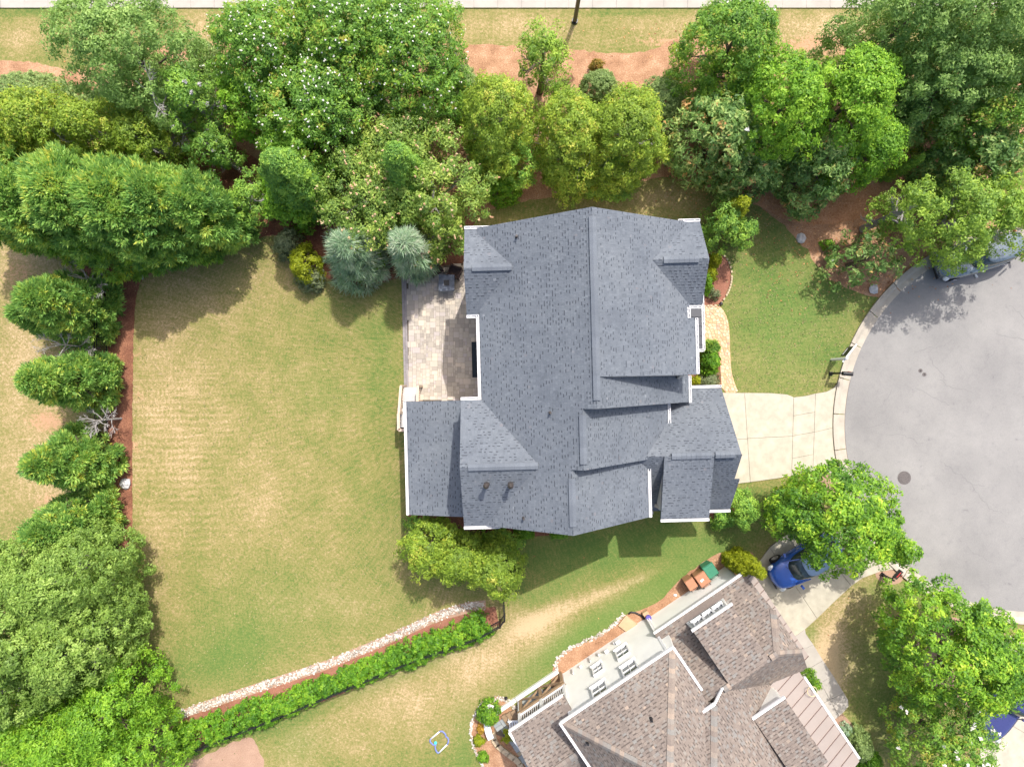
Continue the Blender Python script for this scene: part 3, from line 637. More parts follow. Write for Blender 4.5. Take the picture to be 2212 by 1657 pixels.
# fallen leaves
m = LB(); R = random.Random(9)
for (cx, cy, sx, sy, n) in [(1715, 620, 60, 75, 60), (1800, 500, 110, 55, 420), (1600, 445, 110, 25, 180), (1490, 350, 40, 30, 220), (1740, 420, 110, 35, 300), (1900, 600, 80, 25, 120), (2000, 380, 60, 40, 120), (1300, 1240, 160, 60, 12), (1440, 95, 120, 30, 60), (200, 140, 60, 30, 40), (440, 340, 60, 40, 160), (560, 450, 60, 40, 100), (1690, 150, 60, 40, 50), (1150, 400, 30, 20, 40), (1850, 1380, 60, 90, 14)]:
    for _ in range(n):
        X, Y, _z = W(R.gauss(cx, sx), R.gauss(cy, sy)); a = R.uniform(0, 6.3); s = R.uniform(.03, .065)
        if 1003 < 1106+X*40 < 1500 and abs(Y-5) < 3: continue
        m.add([(X+s*math.cos(a), Y+s*math.sin(a), .025), (X+s*.5*math.cos(a+1.6), Y+s*.5*math.sin(a+1.6), .035), (X-s*math.cos(a), Y-s*math.sin(a), .022), (X-s*.5*math.cos(a+1.6), Y-s*.5*math.sin(a+1.6), .03)], [(0, 1, 2, 3)], R.random())
tag(m.build('fallen_leaves', M['leaflitter']), kind='stuff')
# ------------------------------------------------------------------ houses
class House:
    """roofs are planes over plan polygons in the house's own axes (a to the east-ish, b to the north-ish)"""
    def __init__(s, name, label, A, B, shmat, deckmat):
        s.A, s.B = A, B; s.root = thing(name, label, 'house'); s.pl = []; s.sh = shmat; s.dm = deckmat
    def w(s, a, b, z=0.): return (a*s.A[0]+b*s.B[0], a*s.A[1]+b*s.B[1], z)
    def plane(s, name, pieces, c, ga, gb, shingle=True, mat=None):
        P = []
        for q in pieces: P.append(q if area2(q) > 0 else q[::-1])
        s.pl.append(dict(name=name, P=P, c=c, ga=ga, gb=gb, sh=shingle, mat=mat))
    def z(s, p, a, b): return p['c']+p['ga']*a+p['gb']*b
    def env(s, a, b, skip=None):
        m = -1
        for p in s.pl:
            if p is skip: continue
            for q in p['P']:
                if all((q[(i+1) % len(q)][0]-q[i][0])*(b-q[i][1])-(q[(i+1) % len(q)][1]-q[i][1])*(a-q[i][0]) >= -1e-6 for i in range(len(q))):
                    m = max(m, s.z(p, a, b)); break
        return m
    def build_roofs(s, expo, widths, th, nmax=300, seed=1):
        R = random.Random(seed); allt = []
        for p in s.pl:
            d = MB()
            for q in p['P']:
                n = len(q); V = [s.w(a, b, s.z(p, a, b)) for a, b in q]+[s.w(a, b, s.z(p, a, b)-.16) for a, b in q]
                d.add(V, [tuple(range(n)), tuple(range(n, 2*n))[::-1]]+[(i, n+i, n+(i+1) % n, (i+1) % n) for i in range(n)], .1)
            p['obj'] = d.build('roof', p['mat'] or s.dm, s.root)
            if not p['sh']: continue
            g = math.hypot(p['ga'], p['gb']); dx, dy = -p['ga']/g, -p['gb']/g; rx, ry = -dy, dx; ex = expo/math.sqrt(1+g*g)
            for q in p['P']:
                qs = [a*dx+b*dy for a, b in q]; rs = [a*rx+b*ry for a, b in q]
                for k in range(int(math.floor(min(qs)/ex)), int(math.ceil(max(qs)/ex))+1):
                    RR = random.Random(k*7919+seed*31+int(g*1000)); r = math.floor(min(rs))-1-RR.random(); flip = RR.random() < .5
                    while r < max(rs):
                        wd = RR.choice(widths); v = min(1, max(0, RR.gauss(.47, .16 if s.sh is M['shgrey'] else .19))); hi = RR.uniform(.75, 1.) if flip else RR.uniform(.15, .35); flip = not flip if RR.random() < .85 else flip
                        r0, r1 = r, r+wd-.004; r += wd; low = hi < .5
                        if r1 < min(rs) or r0 > max(rs): continue
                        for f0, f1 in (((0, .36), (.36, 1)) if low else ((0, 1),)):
                            rect = [(r_*rx+q_*dx, r_*ry+q_*dy) for r_, q_ in ((r0, (k+f0)*ex), (r1, (k+f0)*ex), (r1, (k+f1)*ex), (r0, (k+f1)*ex))]
                            if area2(rect) < 0: rect = rect[::-1]
                            c = clip_convex(rect, q)
                            if len(c) < 3 or abs(area2(c)) < 1e-4: continue
                            ca = sum(t[0] for t in c)/len(c); cb = sum(t[1] for t in c)/len(c)
                            if s.env(ca, cb, p) > s.z(p, ca, cb)+.25: continue
                            V = []
                            for a, b in c:
                                f = min(1, max(0, (a*dx+b*dy-k*ex)/ex)); V.append(s.w(a, b, s.z(p, a, b)+.004+f*(th*hi+.003)))
                            n = len(c); V += [(x, y, z_-(.004+th*.8)) for x, y, z_ in V]
                            F = [tuple(range(n))]+[(i, n+i, n+(i+1) % n, (i+1) % n) for i in range(n)]
                            X, Y, Z = V[0]; full = len(c) == 4 and abs(area2(c)) > .9*wd*ex
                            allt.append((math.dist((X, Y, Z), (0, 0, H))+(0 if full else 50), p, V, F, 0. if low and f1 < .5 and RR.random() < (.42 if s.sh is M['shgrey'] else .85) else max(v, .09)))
        allt.sort(key=lambda t: t[0])
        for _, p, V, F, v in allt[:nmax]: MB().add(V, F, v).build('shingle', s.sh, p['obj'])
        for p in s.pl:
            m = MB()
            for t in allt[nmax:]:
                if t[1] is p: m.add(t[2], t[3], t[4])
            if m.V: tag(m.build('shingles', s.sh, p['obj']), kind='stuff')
    def cap(s, p0, p1, s1, s2, hw=.15, step=.2, lift=.035, ends=.12, mat=None, vmix=(0, 1)):
        """overlapping cap shingles along a ridge or hip; s1, s2: fall per metre either side"""
        a, b = Vector(s.w(*p0)), Vector(s.w(*p1)); d = b-a; L = d.length; d.normalize(); n = Vector((d.y, -d.x, 0)).normalized()
        k = 0; t = 0
        while t < L-.02:
            t1 = min(L, t+step); v = random.uniform(*vmix)
            V = []
            for tt, up in ((t, lift+.012), (t1+.01, lift)):
                c = a+d*tt
                for o, dz in ((-hw, -hw*s1), (0, 0), (hw, -hw*s2)): V.append(c+n*o+Vector((0, 0, dz+up)))
                for o, dz in ((-hw, -hw*s1), (0, 0), (hw, -hw*s2)): V.append(c+n*o+Vector((0, 0, dz-.01)))
            F = [(0, 1, 7, 6), (1, 2, 8, 7), (0, 6, 9, 3), (2, 5, 11, 8), (0, 3, 4, 1), (1, 4, 5, 2), (6, 7, 10, 9), (7, 8, 11, 10)]
            MB().add(V, F, v).build('ridge_cap', mat or s.sh, s.root); t = t1
    def wall(s, pts, mat, z0=-.02, th=.16, drop=.17, name='wall', step=.25, closed=False):
        m = MB()
        for (a0, b0), (a1, b1) in zip(pts[:-1], pts[1:]):
            L = math.hypot(a1-a0, b1-b0); n = max(2, int(L/step)); nx, ny = (b1-b0)/L*th/2, -(a1-a0)/L*th/2; T = []
            for k in range(n+1):
                t = k/n; a, b = a0+(a1-a0)*t, b0+(b1-b0)*t; z = s.env(a, b)
                T.append((a, b, max(z0+.1, (z if z > 0 else 2.5)-drop)))
            for k in range(n):
                V = []
                for (a, b, z) in (T[k], T[k+1]):
                    for sg in (-1, 1): V += [s.w(a+nx*sg, b+ny*sg, z0), s.w(a+nx*sg, b+ny*sg, z)]
                m.add(V, [(0, 1, 5, 4), (2, 6, 7, 3), (1, 3, 7, 5)]+([(0, 2, 3, 1)] if k == 0 else [])+([(4, 5, 7, 6)] if k == n-1 else []))
        return m.build(name, mat, s.root)
    def gutter(s, p0, p1, z, wd=.13, mat=None, solid=False, name='gutter'):
        m = MB(); a, b = s.w(*p0, z), s.w(*p1, z); L = math.dist(a, b); rz = math.atan2(b[1]-a[1], b[0]-a[0]); c = [(a[i]+b[i])/2 for i in range(3)]; nx, ny = -math.sin(rz), math.cos(rz)
        if solid: m.box((c[0], c[1], c[2]-.04), (L, wd, .13), rz)
        else:
            m.box((c[0], c[1], c[2]-.10), (L, wd, .02), rz)
            for sg in (-1, 1): m.box((c[0]+nx*sg*(wd/2-.012), c[1]+ny*sg*(wd/2-.012), c[2]-.045), (L, .024, .11), rz)
            k = int(L/.6)
            for i in range(k+1):
                t = (i+.5)/(k+1); m.box((a[0]+(b[0]-a[0])*t, a[1]+(b[1]-a[1])*t, z-.005), (.03, wd, .02), rz)
            for e in (a, b): m.box((e[0], e[1], z-.045), (.02, wd, .11), rz)
        return m.build(name, mat or M['white'], s.root)
    def at(s, a, b, z, d, m=None, rot=0, v=.5):
        m = m or MB(); x, y, z = s.w(a, b, z); return m.box((x, y, z), d, math.atan2(s.A[1], s.A[0])+rot, v)

def R4(a0, a1, s0, s1): return [(a0, -s1), (a1, -s1), (a1, -s0), (a0, -s0)]
th_ = math.radians(1.49)
G = House('grey_house', 'large house with a slate grey shingle roof of many gables amid its lawn', (math.cos(th_), math.sin(th_)), (-math.sin(th_), math.cos(th_)), M['shgrey'], M['shgrey'])
G.plane('west', [R4(-1.38, 3.385, -6.97, 1.1), R4(-1.38, 2.825, 1.1, 3.6), R4(-1.38, 2.355, 3.6, 6.3)], 7.342, .667, 0)
G.plane('nw gable n', [R4(-1.95, .3, -6.95, -5.02)], 7.48+.62*(-5.02), 0, 0); G.pl[-1].update(c=7.48+.62*5.02, gb=-.62)
G.plane('nw gable s', [R4(-1.95, .3, -5.02, -3.1)], 7.48-.62*5.02, 0, .62)
G.plane('sw gable n', [R4(-2.3, 1.1, .7, 3.5)], 8.05-.58*3.5, 0, -.58)
G.plane('sw gable s', [R4(-2.3, 1.1, 3.5, 6.3)], 8.05+.58*3.5, 0, .58)
G.plane('east n', [R4(3.385, 8.25, -6.97, -3.25), R4(3.385, 7.85, -3.25, -2.72), R4(3.385, 8.25, -2.72, -.18)], 11.858, -.667, 0)
G.plane('ne gable n', [R4(5.9, 8.55, -6.97, -5.1)], 7.78+.69*5.1, 0, -.69)
G.plane('ne gable s', [R4(5.9, 8.55, -5.1, -3.27)], 7.78-.69*5.1, 0, .69)
G.plane('east s', [R4(3.385, 8.42, -.18, 1.1)], 9.6+1.05*3.385, -1.05, 0)
G.plane('east 2', [R4(2.825, 7.28, 1.1, 3.6)], 9.226+2.825, -1.0, 0)
G.plane('east 3', [R4(2.355, 6.13, 3.6, 6.3)], 11.0325, -.9, 0)
G.plane('garage n', [R4(5.6, 10.27, .48, 3.46)], 6.1-.93*3.46, 0, -.93)
G.plane('garage s', [R4(5.6, 10.3, 3.46, 4.75), R4(5.6, 10.55, 4.75, 6.44)], 6.1+.93*3.46, 0, .93)
G.plane('shed', [R4(6.78, 9.03, 3.46, 6.5)], 6.14+.37*3.46, 0, .37)
G.plane('low', [R4(-5.2, -1.9, .75, 6.3)], 3.4+.33*5.2, .33, 0)
G.plane('entry', [R4(7.6, 9.4, -4.1, -1.45)], 3.62+.16*7.6, -.16, 0, False, M['charmetal'])
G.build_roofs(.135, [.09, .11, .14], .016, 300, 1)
for p0, p1, s1, s2 in [((3.385, 6.6, 9.6), (3.385, -.75, 9.6), .667, .75), ((2.825, -1.35, 9.226), (2.825, -3.35, 9.226), .667, .9), ((2.355, -3.95, 8.913), (2.355, -5.95, 8.913), .667, .9)]:
    G.cap(p0, p1, s2*.5, s1*.5, .145, .22, .05, vmix=(.3, .7))
for p0, p1, sl_ in [((-1.6, 5.02, 7.48), (.1, 5.02, 7.48), .62), ((-1.95, -3.5, 8.05), (1., -3.5, 8.05), .58), ((6.6, 5.1, 7.78), (8.1, 5.1, 7.78), .69), ((7.1, -3.46, 6.16), (8.9, -3.46, 6.16), .6), ((9.08, -3.46, 6.12), (10.0, -3.46, 6.12), .9)]:
    G.cap(p0, p1, sl_*.5, sl_*.5, .145, .22, .05, vmix=(.3, .7))
G.wall([(-1.6, 3.4), (-1.6, 6.62), (8.15, 6.62), (8.15, 3.5), (7.7, 3.5), (7.7, .3)], M['cream'])
G.wall([(-1.6, 3.4), (-1.05, 3.4), (-1.05, -1.0), (-1.95, -1.0), (-1.95, -6.0), (5.85, -6.0), (5.85, -3.7)], M['cream'])
G.wall([(7.75, .25), (7.75, -.85), (10.0, -.85), (10.0, -6.1), (6.0, -6.1)], M['cream'])
G.wall([(6.95, -3.6), (6.95, -6.2), (8.85, -6.2), (8.85, -3.6)], M['siding'], 2.9)
G.wall([(3.6, .24), (7.85, .24)], M['cream'], 4.5); G.wall([(2.9, -1.04), (7.8, -1.04)], M['cream'], 4.5); G.wall([(2.5, -3.54), (6.9, -3.54)], M['cream'], 4.5)
G.wall([(-2.2, -1.05), (-4.85, -1.05), (-4.85, -6.0), (-2.1, -6.0)], M['cream'])
for p0, p1, z in [((-1.95, 7.02), (-.85, 7.02), 6.32), ((-1.95, 3.04), (-1.3, 3.04), 6.33), ((-1.46, 3.1), (-1.46, -.68), 6.43), ((-2.3, -.62), (-1.4, -.62), 6.44), ((-2.3, -6.38), (-.7, -6.38), 6.44),
                  ((-5.28, -.75), (-5.28, -6.3), 3.42), ((7.6, 7.05), (8.55, 7.05), 6.5), ((7.85, 3.19), (8.5, 3.19), 6.53), ((7.93, 3.1), (7.93, 2.7), 6.63), ((8.33, 2.7), (8.33, .22), 6.37), ((8.49, .15), (8.49, -1.12), 4.33),
                  ((7.36, -1.15), (7.36, -2.55), 4.79), ((6.21, -3.75), (6.21, -6.3), 5.52), ((8.35, -.40), (10.27, -.40), 3.36), ((9.08, -6.52), (10.55, -6.52), 3.36), ((6.25, -6.52), (6.75, -6.52), 3.36), ((6.78, -6.58), (9.03, -6.58), 5.03),
                  ((9.47, 4.15), (9.47, 1.4), 3.35), ((8.6, 1.38), (9.45, 1.38), 3.4)]: G.gutter(p0, p1, z)
sm = MB()
for b in (3.55, 3.05, 2.6, 2.13, 1.68): MB().beam(G.w(7.8, b, 3.60), G.w(9.4, b, 3.345), .03, .05).build('roof_seam', M['charmetal'], G.root)
for a, b in ((9.3, 3.9), (9.3, 1.6)): x, y, _ = G.w(a, b); MB().disc((x, y, 0), .1, 3.2, 12).build('porch_column', M['white'], G.root)
# vents and flues on the roof
def vent(h, a, b, r, hh, mat, boot=None, cap_=False, nm='vent_pipe'):
    z = h.env(a, b); x, y, _ = h.w(a, b); m = MB().disc((x, y, z-.1), r*2.1, .14, 12, .5, r*1.3)
    m.disc((x, y, z), r, hh, 12)
    if cap_: m.disc((x, y, z+hh), r*1.5, .05, 12).disc((x, y, z+hh+.05), r*1.5, .12, 12, .5, .03)
    m.build(nm, mat, h.root)
G_in = lambda x, y, z: ((lambda X: (X[0]*G.A[0]+X[1]*G.A[1], X[0]*G.B[0]+X[1]*G.B[1]))(W(x, y, z)))
for x, y, z in ((1116, 511, 7.7), (1189, 892, 8.6), (1131, 1118, 7.5)): vent(G, *G_in(x, y, z), .045, .28, M['bronze'])
for x, y, z in ((1052, 1042, 7.3), (1103, 1042, 7.3)): vent(G, *G_in(x, y, z), .085, .72, M['bronze'], None, True, 'flue_pipe')
# windows and doors of the grey house, under the eaves
def window(h, a, b, z, wd, ht, rot, frame=.07, grid=(2, 1), blind=False, nm='window'):
    """rot 0: faces -b; the frame is a part, panes its sub-parts"""
    base = math.atan2(h.A[1], h.A[0])+rot; x, y, _ = h.w(a, b); c, s = math.cos(base), math.sin(base)
    def bx(m, u, v_, zz, d): return m.box((x+u*c-v_*s, y+u*s+v_*c, zz), d, base)
    m = MB()
    for sg in (-1, 1): bx(m, sg*(wd/2+frame/2), 0, z, (frame, .12, ht+2*frame)); bx(m, 0, 0, z+sg*(ht/2+frame/2), (wd, .12, frame))
    for i in range(1, grid[0]): bx(m, -wd/2+wd*i/grid[0], 0, z, (.025, .06, ht))
    for i in range(1, grid[1]): bx(m, 0, 0, z-ht/2+ht*i/grid[1], (wd, .07, .04))
    bx(m, 0, -.05, z-ht/2-frame-.02, (wd+.2, .16, .04))
    f = m.build(nm, M['white'], h.root)
    for j in range(grid[1]):
        for i in range(grid[0]):
            pm = MB(); bx(pm, -wd/2+wd*(i+.5)/grid[0], .03, z-ht/2+ht*(j+.5)/grid[1], (wd/grid[0]-.01, .02, ht/grid[1]-.01)); pm.build('pane', M['shade'] if blind and j else M['glass'], f)
    return f
for a, b, z, wd, ht, rot in [(0, -6.1, 2, 1.2, 1.4, 0), (3, -6.1, 5.2, 1.1, 1.3, 0), (3, -6.1, 2, 1.4, 1.4, 0), (2, 6.72, 2, 1.2, 1.4, math.pi), (6, 6.72, 5, 1.1, 1.3, math.pi), (8.25, 5.1, 5, 1.2, 1.4, math.pi/2), (8.25, 5.1, 1.8, 1.6, 1.4, math.pi/2), (7.8, -.3, 1.8, 1.4, 1.4, math.pi/2)]:
    window(G, a, b, z, wd, ht, rot)
for b in (-2.3, -4.8): G.at(10.1, b, 1.12, (.08, 2.1, 2.2)).build('garage_door', M['white'], G.root)
G.at(7.85, 2.6, 1.05, (.08, 1.0, 2.1)).build('door', M['brownwood'], G.root)

# ---- the neighbour's brown-roofed house, axes turned 34 degrees
c34, s34 = math.cos(math.radians(34)), math.sin(math.radians(34))
B = House('brown_house', 'white sided house with a mottled brown shingle roof and mauve metal porch roofs, lower right', (c34, s34), (-s34, c34), M['shbrown'], M['shbrown'])
def q(*p): return [(u, -n) for u, n in p]
B.plane('A nw', [q((-6.8, 14.2), (-.7, 14.2), (-3.75, 17.25))], 5.6-14.2, 0, -1.)
B.plane('A ne', [q((-.7, 14.2), (-.7, 17.6), (-3.75, 24), (-3.75, 17.25))], 4.9, -1., 0)
B.plane('A sw', [q((-6.8, 14.2), (-3.75, 17.25), (-3.75, 25), (-6.8, 25))], 12.4, 1., 0)
B.plane('B nw', [q((-1.75, 17.2), (-.55, 17.2), (-3.75, 20.4))], 6-.9*17.2, 0, -.9)
B.plane('B ne', [q((-.55, 17.2), (2.2, 17.2), (2.2, 27), (-3.75, 27), (-3.75, 20.4))], 5.505, -.9, 0)
B.plane('C nw', [q((-1.1, 14.35), (4.3, 14.35), (4.3, 15.93), (3.16, 17.15), (-1.1, 17.15))], 2.8-.95*14.35, 0, -.95)
B.plane('C e', [q((4.3, 15.93), (4.3, 18.37), (3.16, 17.15))], 4.3+1.02*4.3, -1.02, 0)
B.plane('C se', [q((-1.1, 17.15), (3.16, 17.15), (4.3, 18.37), (4.3, 20.0), (-1.1, 20.0))], 5.46+.95*17.15, 0, .95)
B.plane('D', [q((.55, 14.4), (2.74, 14.4), (2.74, 17.22), (.55, 17.22))], 4.85-.23*14.4, 0, -.23)
B.plane('F', [q((.6, 19.3), (2.35, 19.3), (2.35, 22.6), (.6, 22.6))], 5.0-.12*19.3, 0, -.12)
B.plane('F2', [q((.6, 22.6), (2.35, 22.6), (1.3, 24.2), (.6, 24.2))], 5.4-.6*1.0+0+.5*22.6, 0, .5)
B.plane('G nw', [q((-9.45, 13.9), (-6.35, 13.9), (-6.35, 16.0), (-9.45, 16.0))], 3.9-.6*13.9, 0, -.6)
B.plane('G se', [q((-9.45, 16.0), (-6.35, 16.0), (-6.35, 18.6), (-9.45, 18.6))], 5.16+.6*16.0, 0, .6)
B.plane('pent', [q((4.1, 14.45), (4.72, 14.45), (4.72, 19.7), (4.1, 19.7))], 2.72+.35*4.1, -.35, 0, False, M['mauvemetal'])
B.plane('porch', [q((2.0, 19.3), (3.85, 19.3), (3.85, 25.3), (2.0, 25.3))], 3.6+.42*2.0, -.42, 0, False, M['mauvemetal'])
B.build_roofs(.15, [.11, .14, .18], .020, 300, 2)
for p0, p1 in [((-.7, -14.2, 5.6), (-3.75, -17.25, 8.65)), ((-6.8, -14.2, 5.6), (-3.75, -17.25, 8.65)), ((-.55, -17.2, 6), (-3.75, -20.4, 8.88)), ((4.3, -15.93, 4.3), (3.16, -17.15, 5.46)), ((4.3, -18.37, 4.3), (3.16, -17.15, 5.46))]:
    B.cap(p0, p1, .6, .6, .15, .21, .05, vmix=(.35, .95))
for p0, p1 in [((2.8, -17.15, 5.46), (3.16, -17.15, 5.46)), ((.2, -17.15, 5.46), (.55, -17.15, 5.46)), ((-9.4, -16, 5.16), (-6.45, -16, 5.16)), ((-3.75, -17.25, 8.65), (-3.75, -20.3, 8.65))]:
    B.cap(p0, p1, .4, .4, .15, .21, .05, vmix=(.35, .95))
for k in range(11): n = 14.7+k*.5; MB().beam(B.w(4.12, -n, 2.745), B.w(4.71, -n, 2.54), .022, .05).build('roof_seam', M['seam'], B.root)
for k in range(10): n = 19.75+k*.55; MB().beam(B.w(2.05, -n, 3.60), B.w(3.84, -n, 2.85), .022, .05).build('roof_seam', M['seam'], B.root)
B.wall([(-6.5, -18), (-6.5, -14.62), (-1.0, -14.62), (-1.0, -17.3)], M['siding'])
B.wall([(-1.0, -14.72), (4.0, -14.72), (4.0, -19.7), (2.1, -19.7), (2.1, -25)], M['siding'])
B.wall([(.68, -17.1), (.68, -14.72), (2.6, -14.72), (2.6, -17.1)], M['siding'], 2.8)
B.wall([(-1.9, -17.35), (-.7, -17.35), (-.7, -18.6)], M['siding'], 4.6)
B.wall([(.7, -24), (.7, -19.45), (2.2, -19.45), (2.2, -24)], M['siding'], 3.2)
# lapped boards of the white side walls: real steps, too fine to part
m = MB()
for u0, u1, n_, zt in ((-6.5, -1.0, 14.53, 5.42), (-.98, 4.0, 14.63, 2.62)):
    k = 0
    while k*.125 < zt:
        z0 = k*.125; z1 = min(z0+.125, zt); a, b_ = B.w(u0, -n_), B.w(u1, -n_); ox, oy = B.B[0]*.022, B.B[1]*.022
        V = [(a[0]+ox, a[1]+oy, z0), (b_[0]+ox, b_[1]+oy, z0), (b_[0], b_[1], z1), (a[0], a[1], z1), (a[0], a[1], z0), (b_[0], b_[1], z0)]
        m.add(V, [(1, 0, 3, 2), (0, 1, 5, 4)]); k += 1
tag(m.build('lap_siding', M['siding'], B.root), kind='stuff')
for p0, p1, z in [((-6.85, -14.13), (-.62, -14.13), 5.6), ((-.63, -14.15), (-.63, -16.5), 5.6), ((-6.87, -14.1), (-6.87, -25), 5.6), ((-1.1, -14.28), (4.36, -14.28), 2.8), ((.5, -14.33), (2.8, -14.33), 4.85), ((.55, -19.22), (2.38, -19.22), 5.05),
                  ((-1.75, -17.13), (-.5, -17.13), 6.0), ((-9.5, -13.83), (-6.4, -13.83), 3.9), ((-9.5, -13.85), (-9.5, -18.6), 4.0), ((3.92, -20.3), (3.92, -25.2), 2.78)]:
    B.gutter(p0, p1, z+.03, .11, None, True, 'fascia')
MB().beam(B.w(-.55, -17.15, 6.0), B.w(.2, -17.0, 5.5), .07, .12).build('fascia', M['white'], B.root)
for u, z, wd, ht in ((-2.97, 2.2, .62, .95), (-4.48, 2.22, .5, .8), (-2.95, 4.25, .72, .95), (-4.7, 4.3, .72, .95)): window(B, u, -14.44, z, wd, ht, math.pi, .065, (2, 2), False)
for u in (1.05, 1.62, 2.2): window(B, u, -14.56, 4.0, .46, .5, math.pi, .06, (2, 1))
for u in (-6.5, -1.0): B.at(u, -14.56, 2.7, (.12, .14, 5.4)).build('corner_board', M['white'], B.root)
MB().beam(B.w(-1.05, -14.42, 2.75), B.w(-1.05, -14.42, .15), .08, .07).build('downspout', M['white'], B.root)
for u, z, d in ((-3.0, .75, (.24, .2, .26)), (-3.2, .62, (.1, .12, .12)), (-3.75, .95, (.2, .18, .18)), (-4.2, .7, (.1, .1, .28)), (-5.35, .7, (.12, .12, .12))): B.at(u, -14.44, z, d).build('wall_box', M['white'], B.root)
for u, z in ((-4.75, .55), (-5.85, .55)): B.at(u, -14.44, z+.1, (.06, .08, .55)).build('vent_pipe', M['white'], B.root)
B_in = lambda x, y, z: ((lambda X: (X[0]*B.A[0]+X[1]*B.A[1], X[0]*B.B[0]+X[1]*B.B[1]))(W(x, y, z)))
for x, y, z in ((1411, 1563, 7.4), (1272, 1616, 6.7)): vent(B, *B_in(x, y, z), .05, .2, M['black'])
# open porch under the low roof: deck, cross-braced timber skirt, white balustrade
m = MB(); B.at(-7.9, -15.9, 1.38, (3.0, 2.8, .12), m).build('porch_floor', M['brownwood'], B.root)
B.wall([(-6.42, -14.75), (-6.42, -17.9)], M['siding'], 0, .1)
for a, b_, z, d in ((-9.25, -14.42, 1.95, (.13, .13, 3.9)), (-7.9, -14.42, 2.6, (.15, .13, 2.2)), (-6.5, -14.45, 2.6, (.12, .12, 2.2))): B.at(a, b_, z, d).build('porch_post', M['white'], B.root)
for (a0, a1) in ((-9.2, -7.98), (-7.82, -6.55)):
    for z, hh in ((1.62, .07), (2.5, .07)): B.at((a0+a1)/2, -14.42, z, (a1-a0, .09, hh)).build('handrail', M['white'], B.root)
    k = int((a1-a0)/.115)
    for i in range(k): B.at(a0+(i+.5)*(a1-a0)/k, -14.42, 2.06, (.035, .035, .86)).build('baluster', M['white'], B.root)
for z in (1.34,): B.at(-7.9, -14.40, z, (2.9, .1, .22)).build('timber_beam', M['brownwood'], B.root)
for a in (-9.15, -7.9, -6.55): B.at(a, -14.38, .62, (.14, .12, 1.24)).build('timber_post', M['brownwood'], B.root)
for (a0, a1) in ((-9.1, -7.9), (-7.9, -6.6)):
    for z0, z1 in ((.1, 1.25), (1.25, .1)): MB().beam(B.w(a0, -14.36-(.04 if z0 > 1 else 0), z0), B.w(a1, -14.36-(.04 if z0 > 1 else 0), z1), .1, .05).build('timber_brace', M['brownwood'], B.root)
for (a0, a1) in ((-11.6, -9.35), (-9.3, -6.6)): B.at((a0+a1)/2, -14.2, .10, (a1-a0, .2, .22)).build('retaining_wall', M['siding'], B.root)
for k in range(3): B.at(-9.75-k*.3, -15.3, .38-k*.12, (.28, 1.6, .1)).build('step_tread', M['brownwood'], B.root)
for u in (2.5, 3.6): x, y, _ = B.w(3.6, -(17.9+u*2)); MB().disc((x, y, 0), .1, 2.6, 10).build('porch_post', M['white'], B.root)
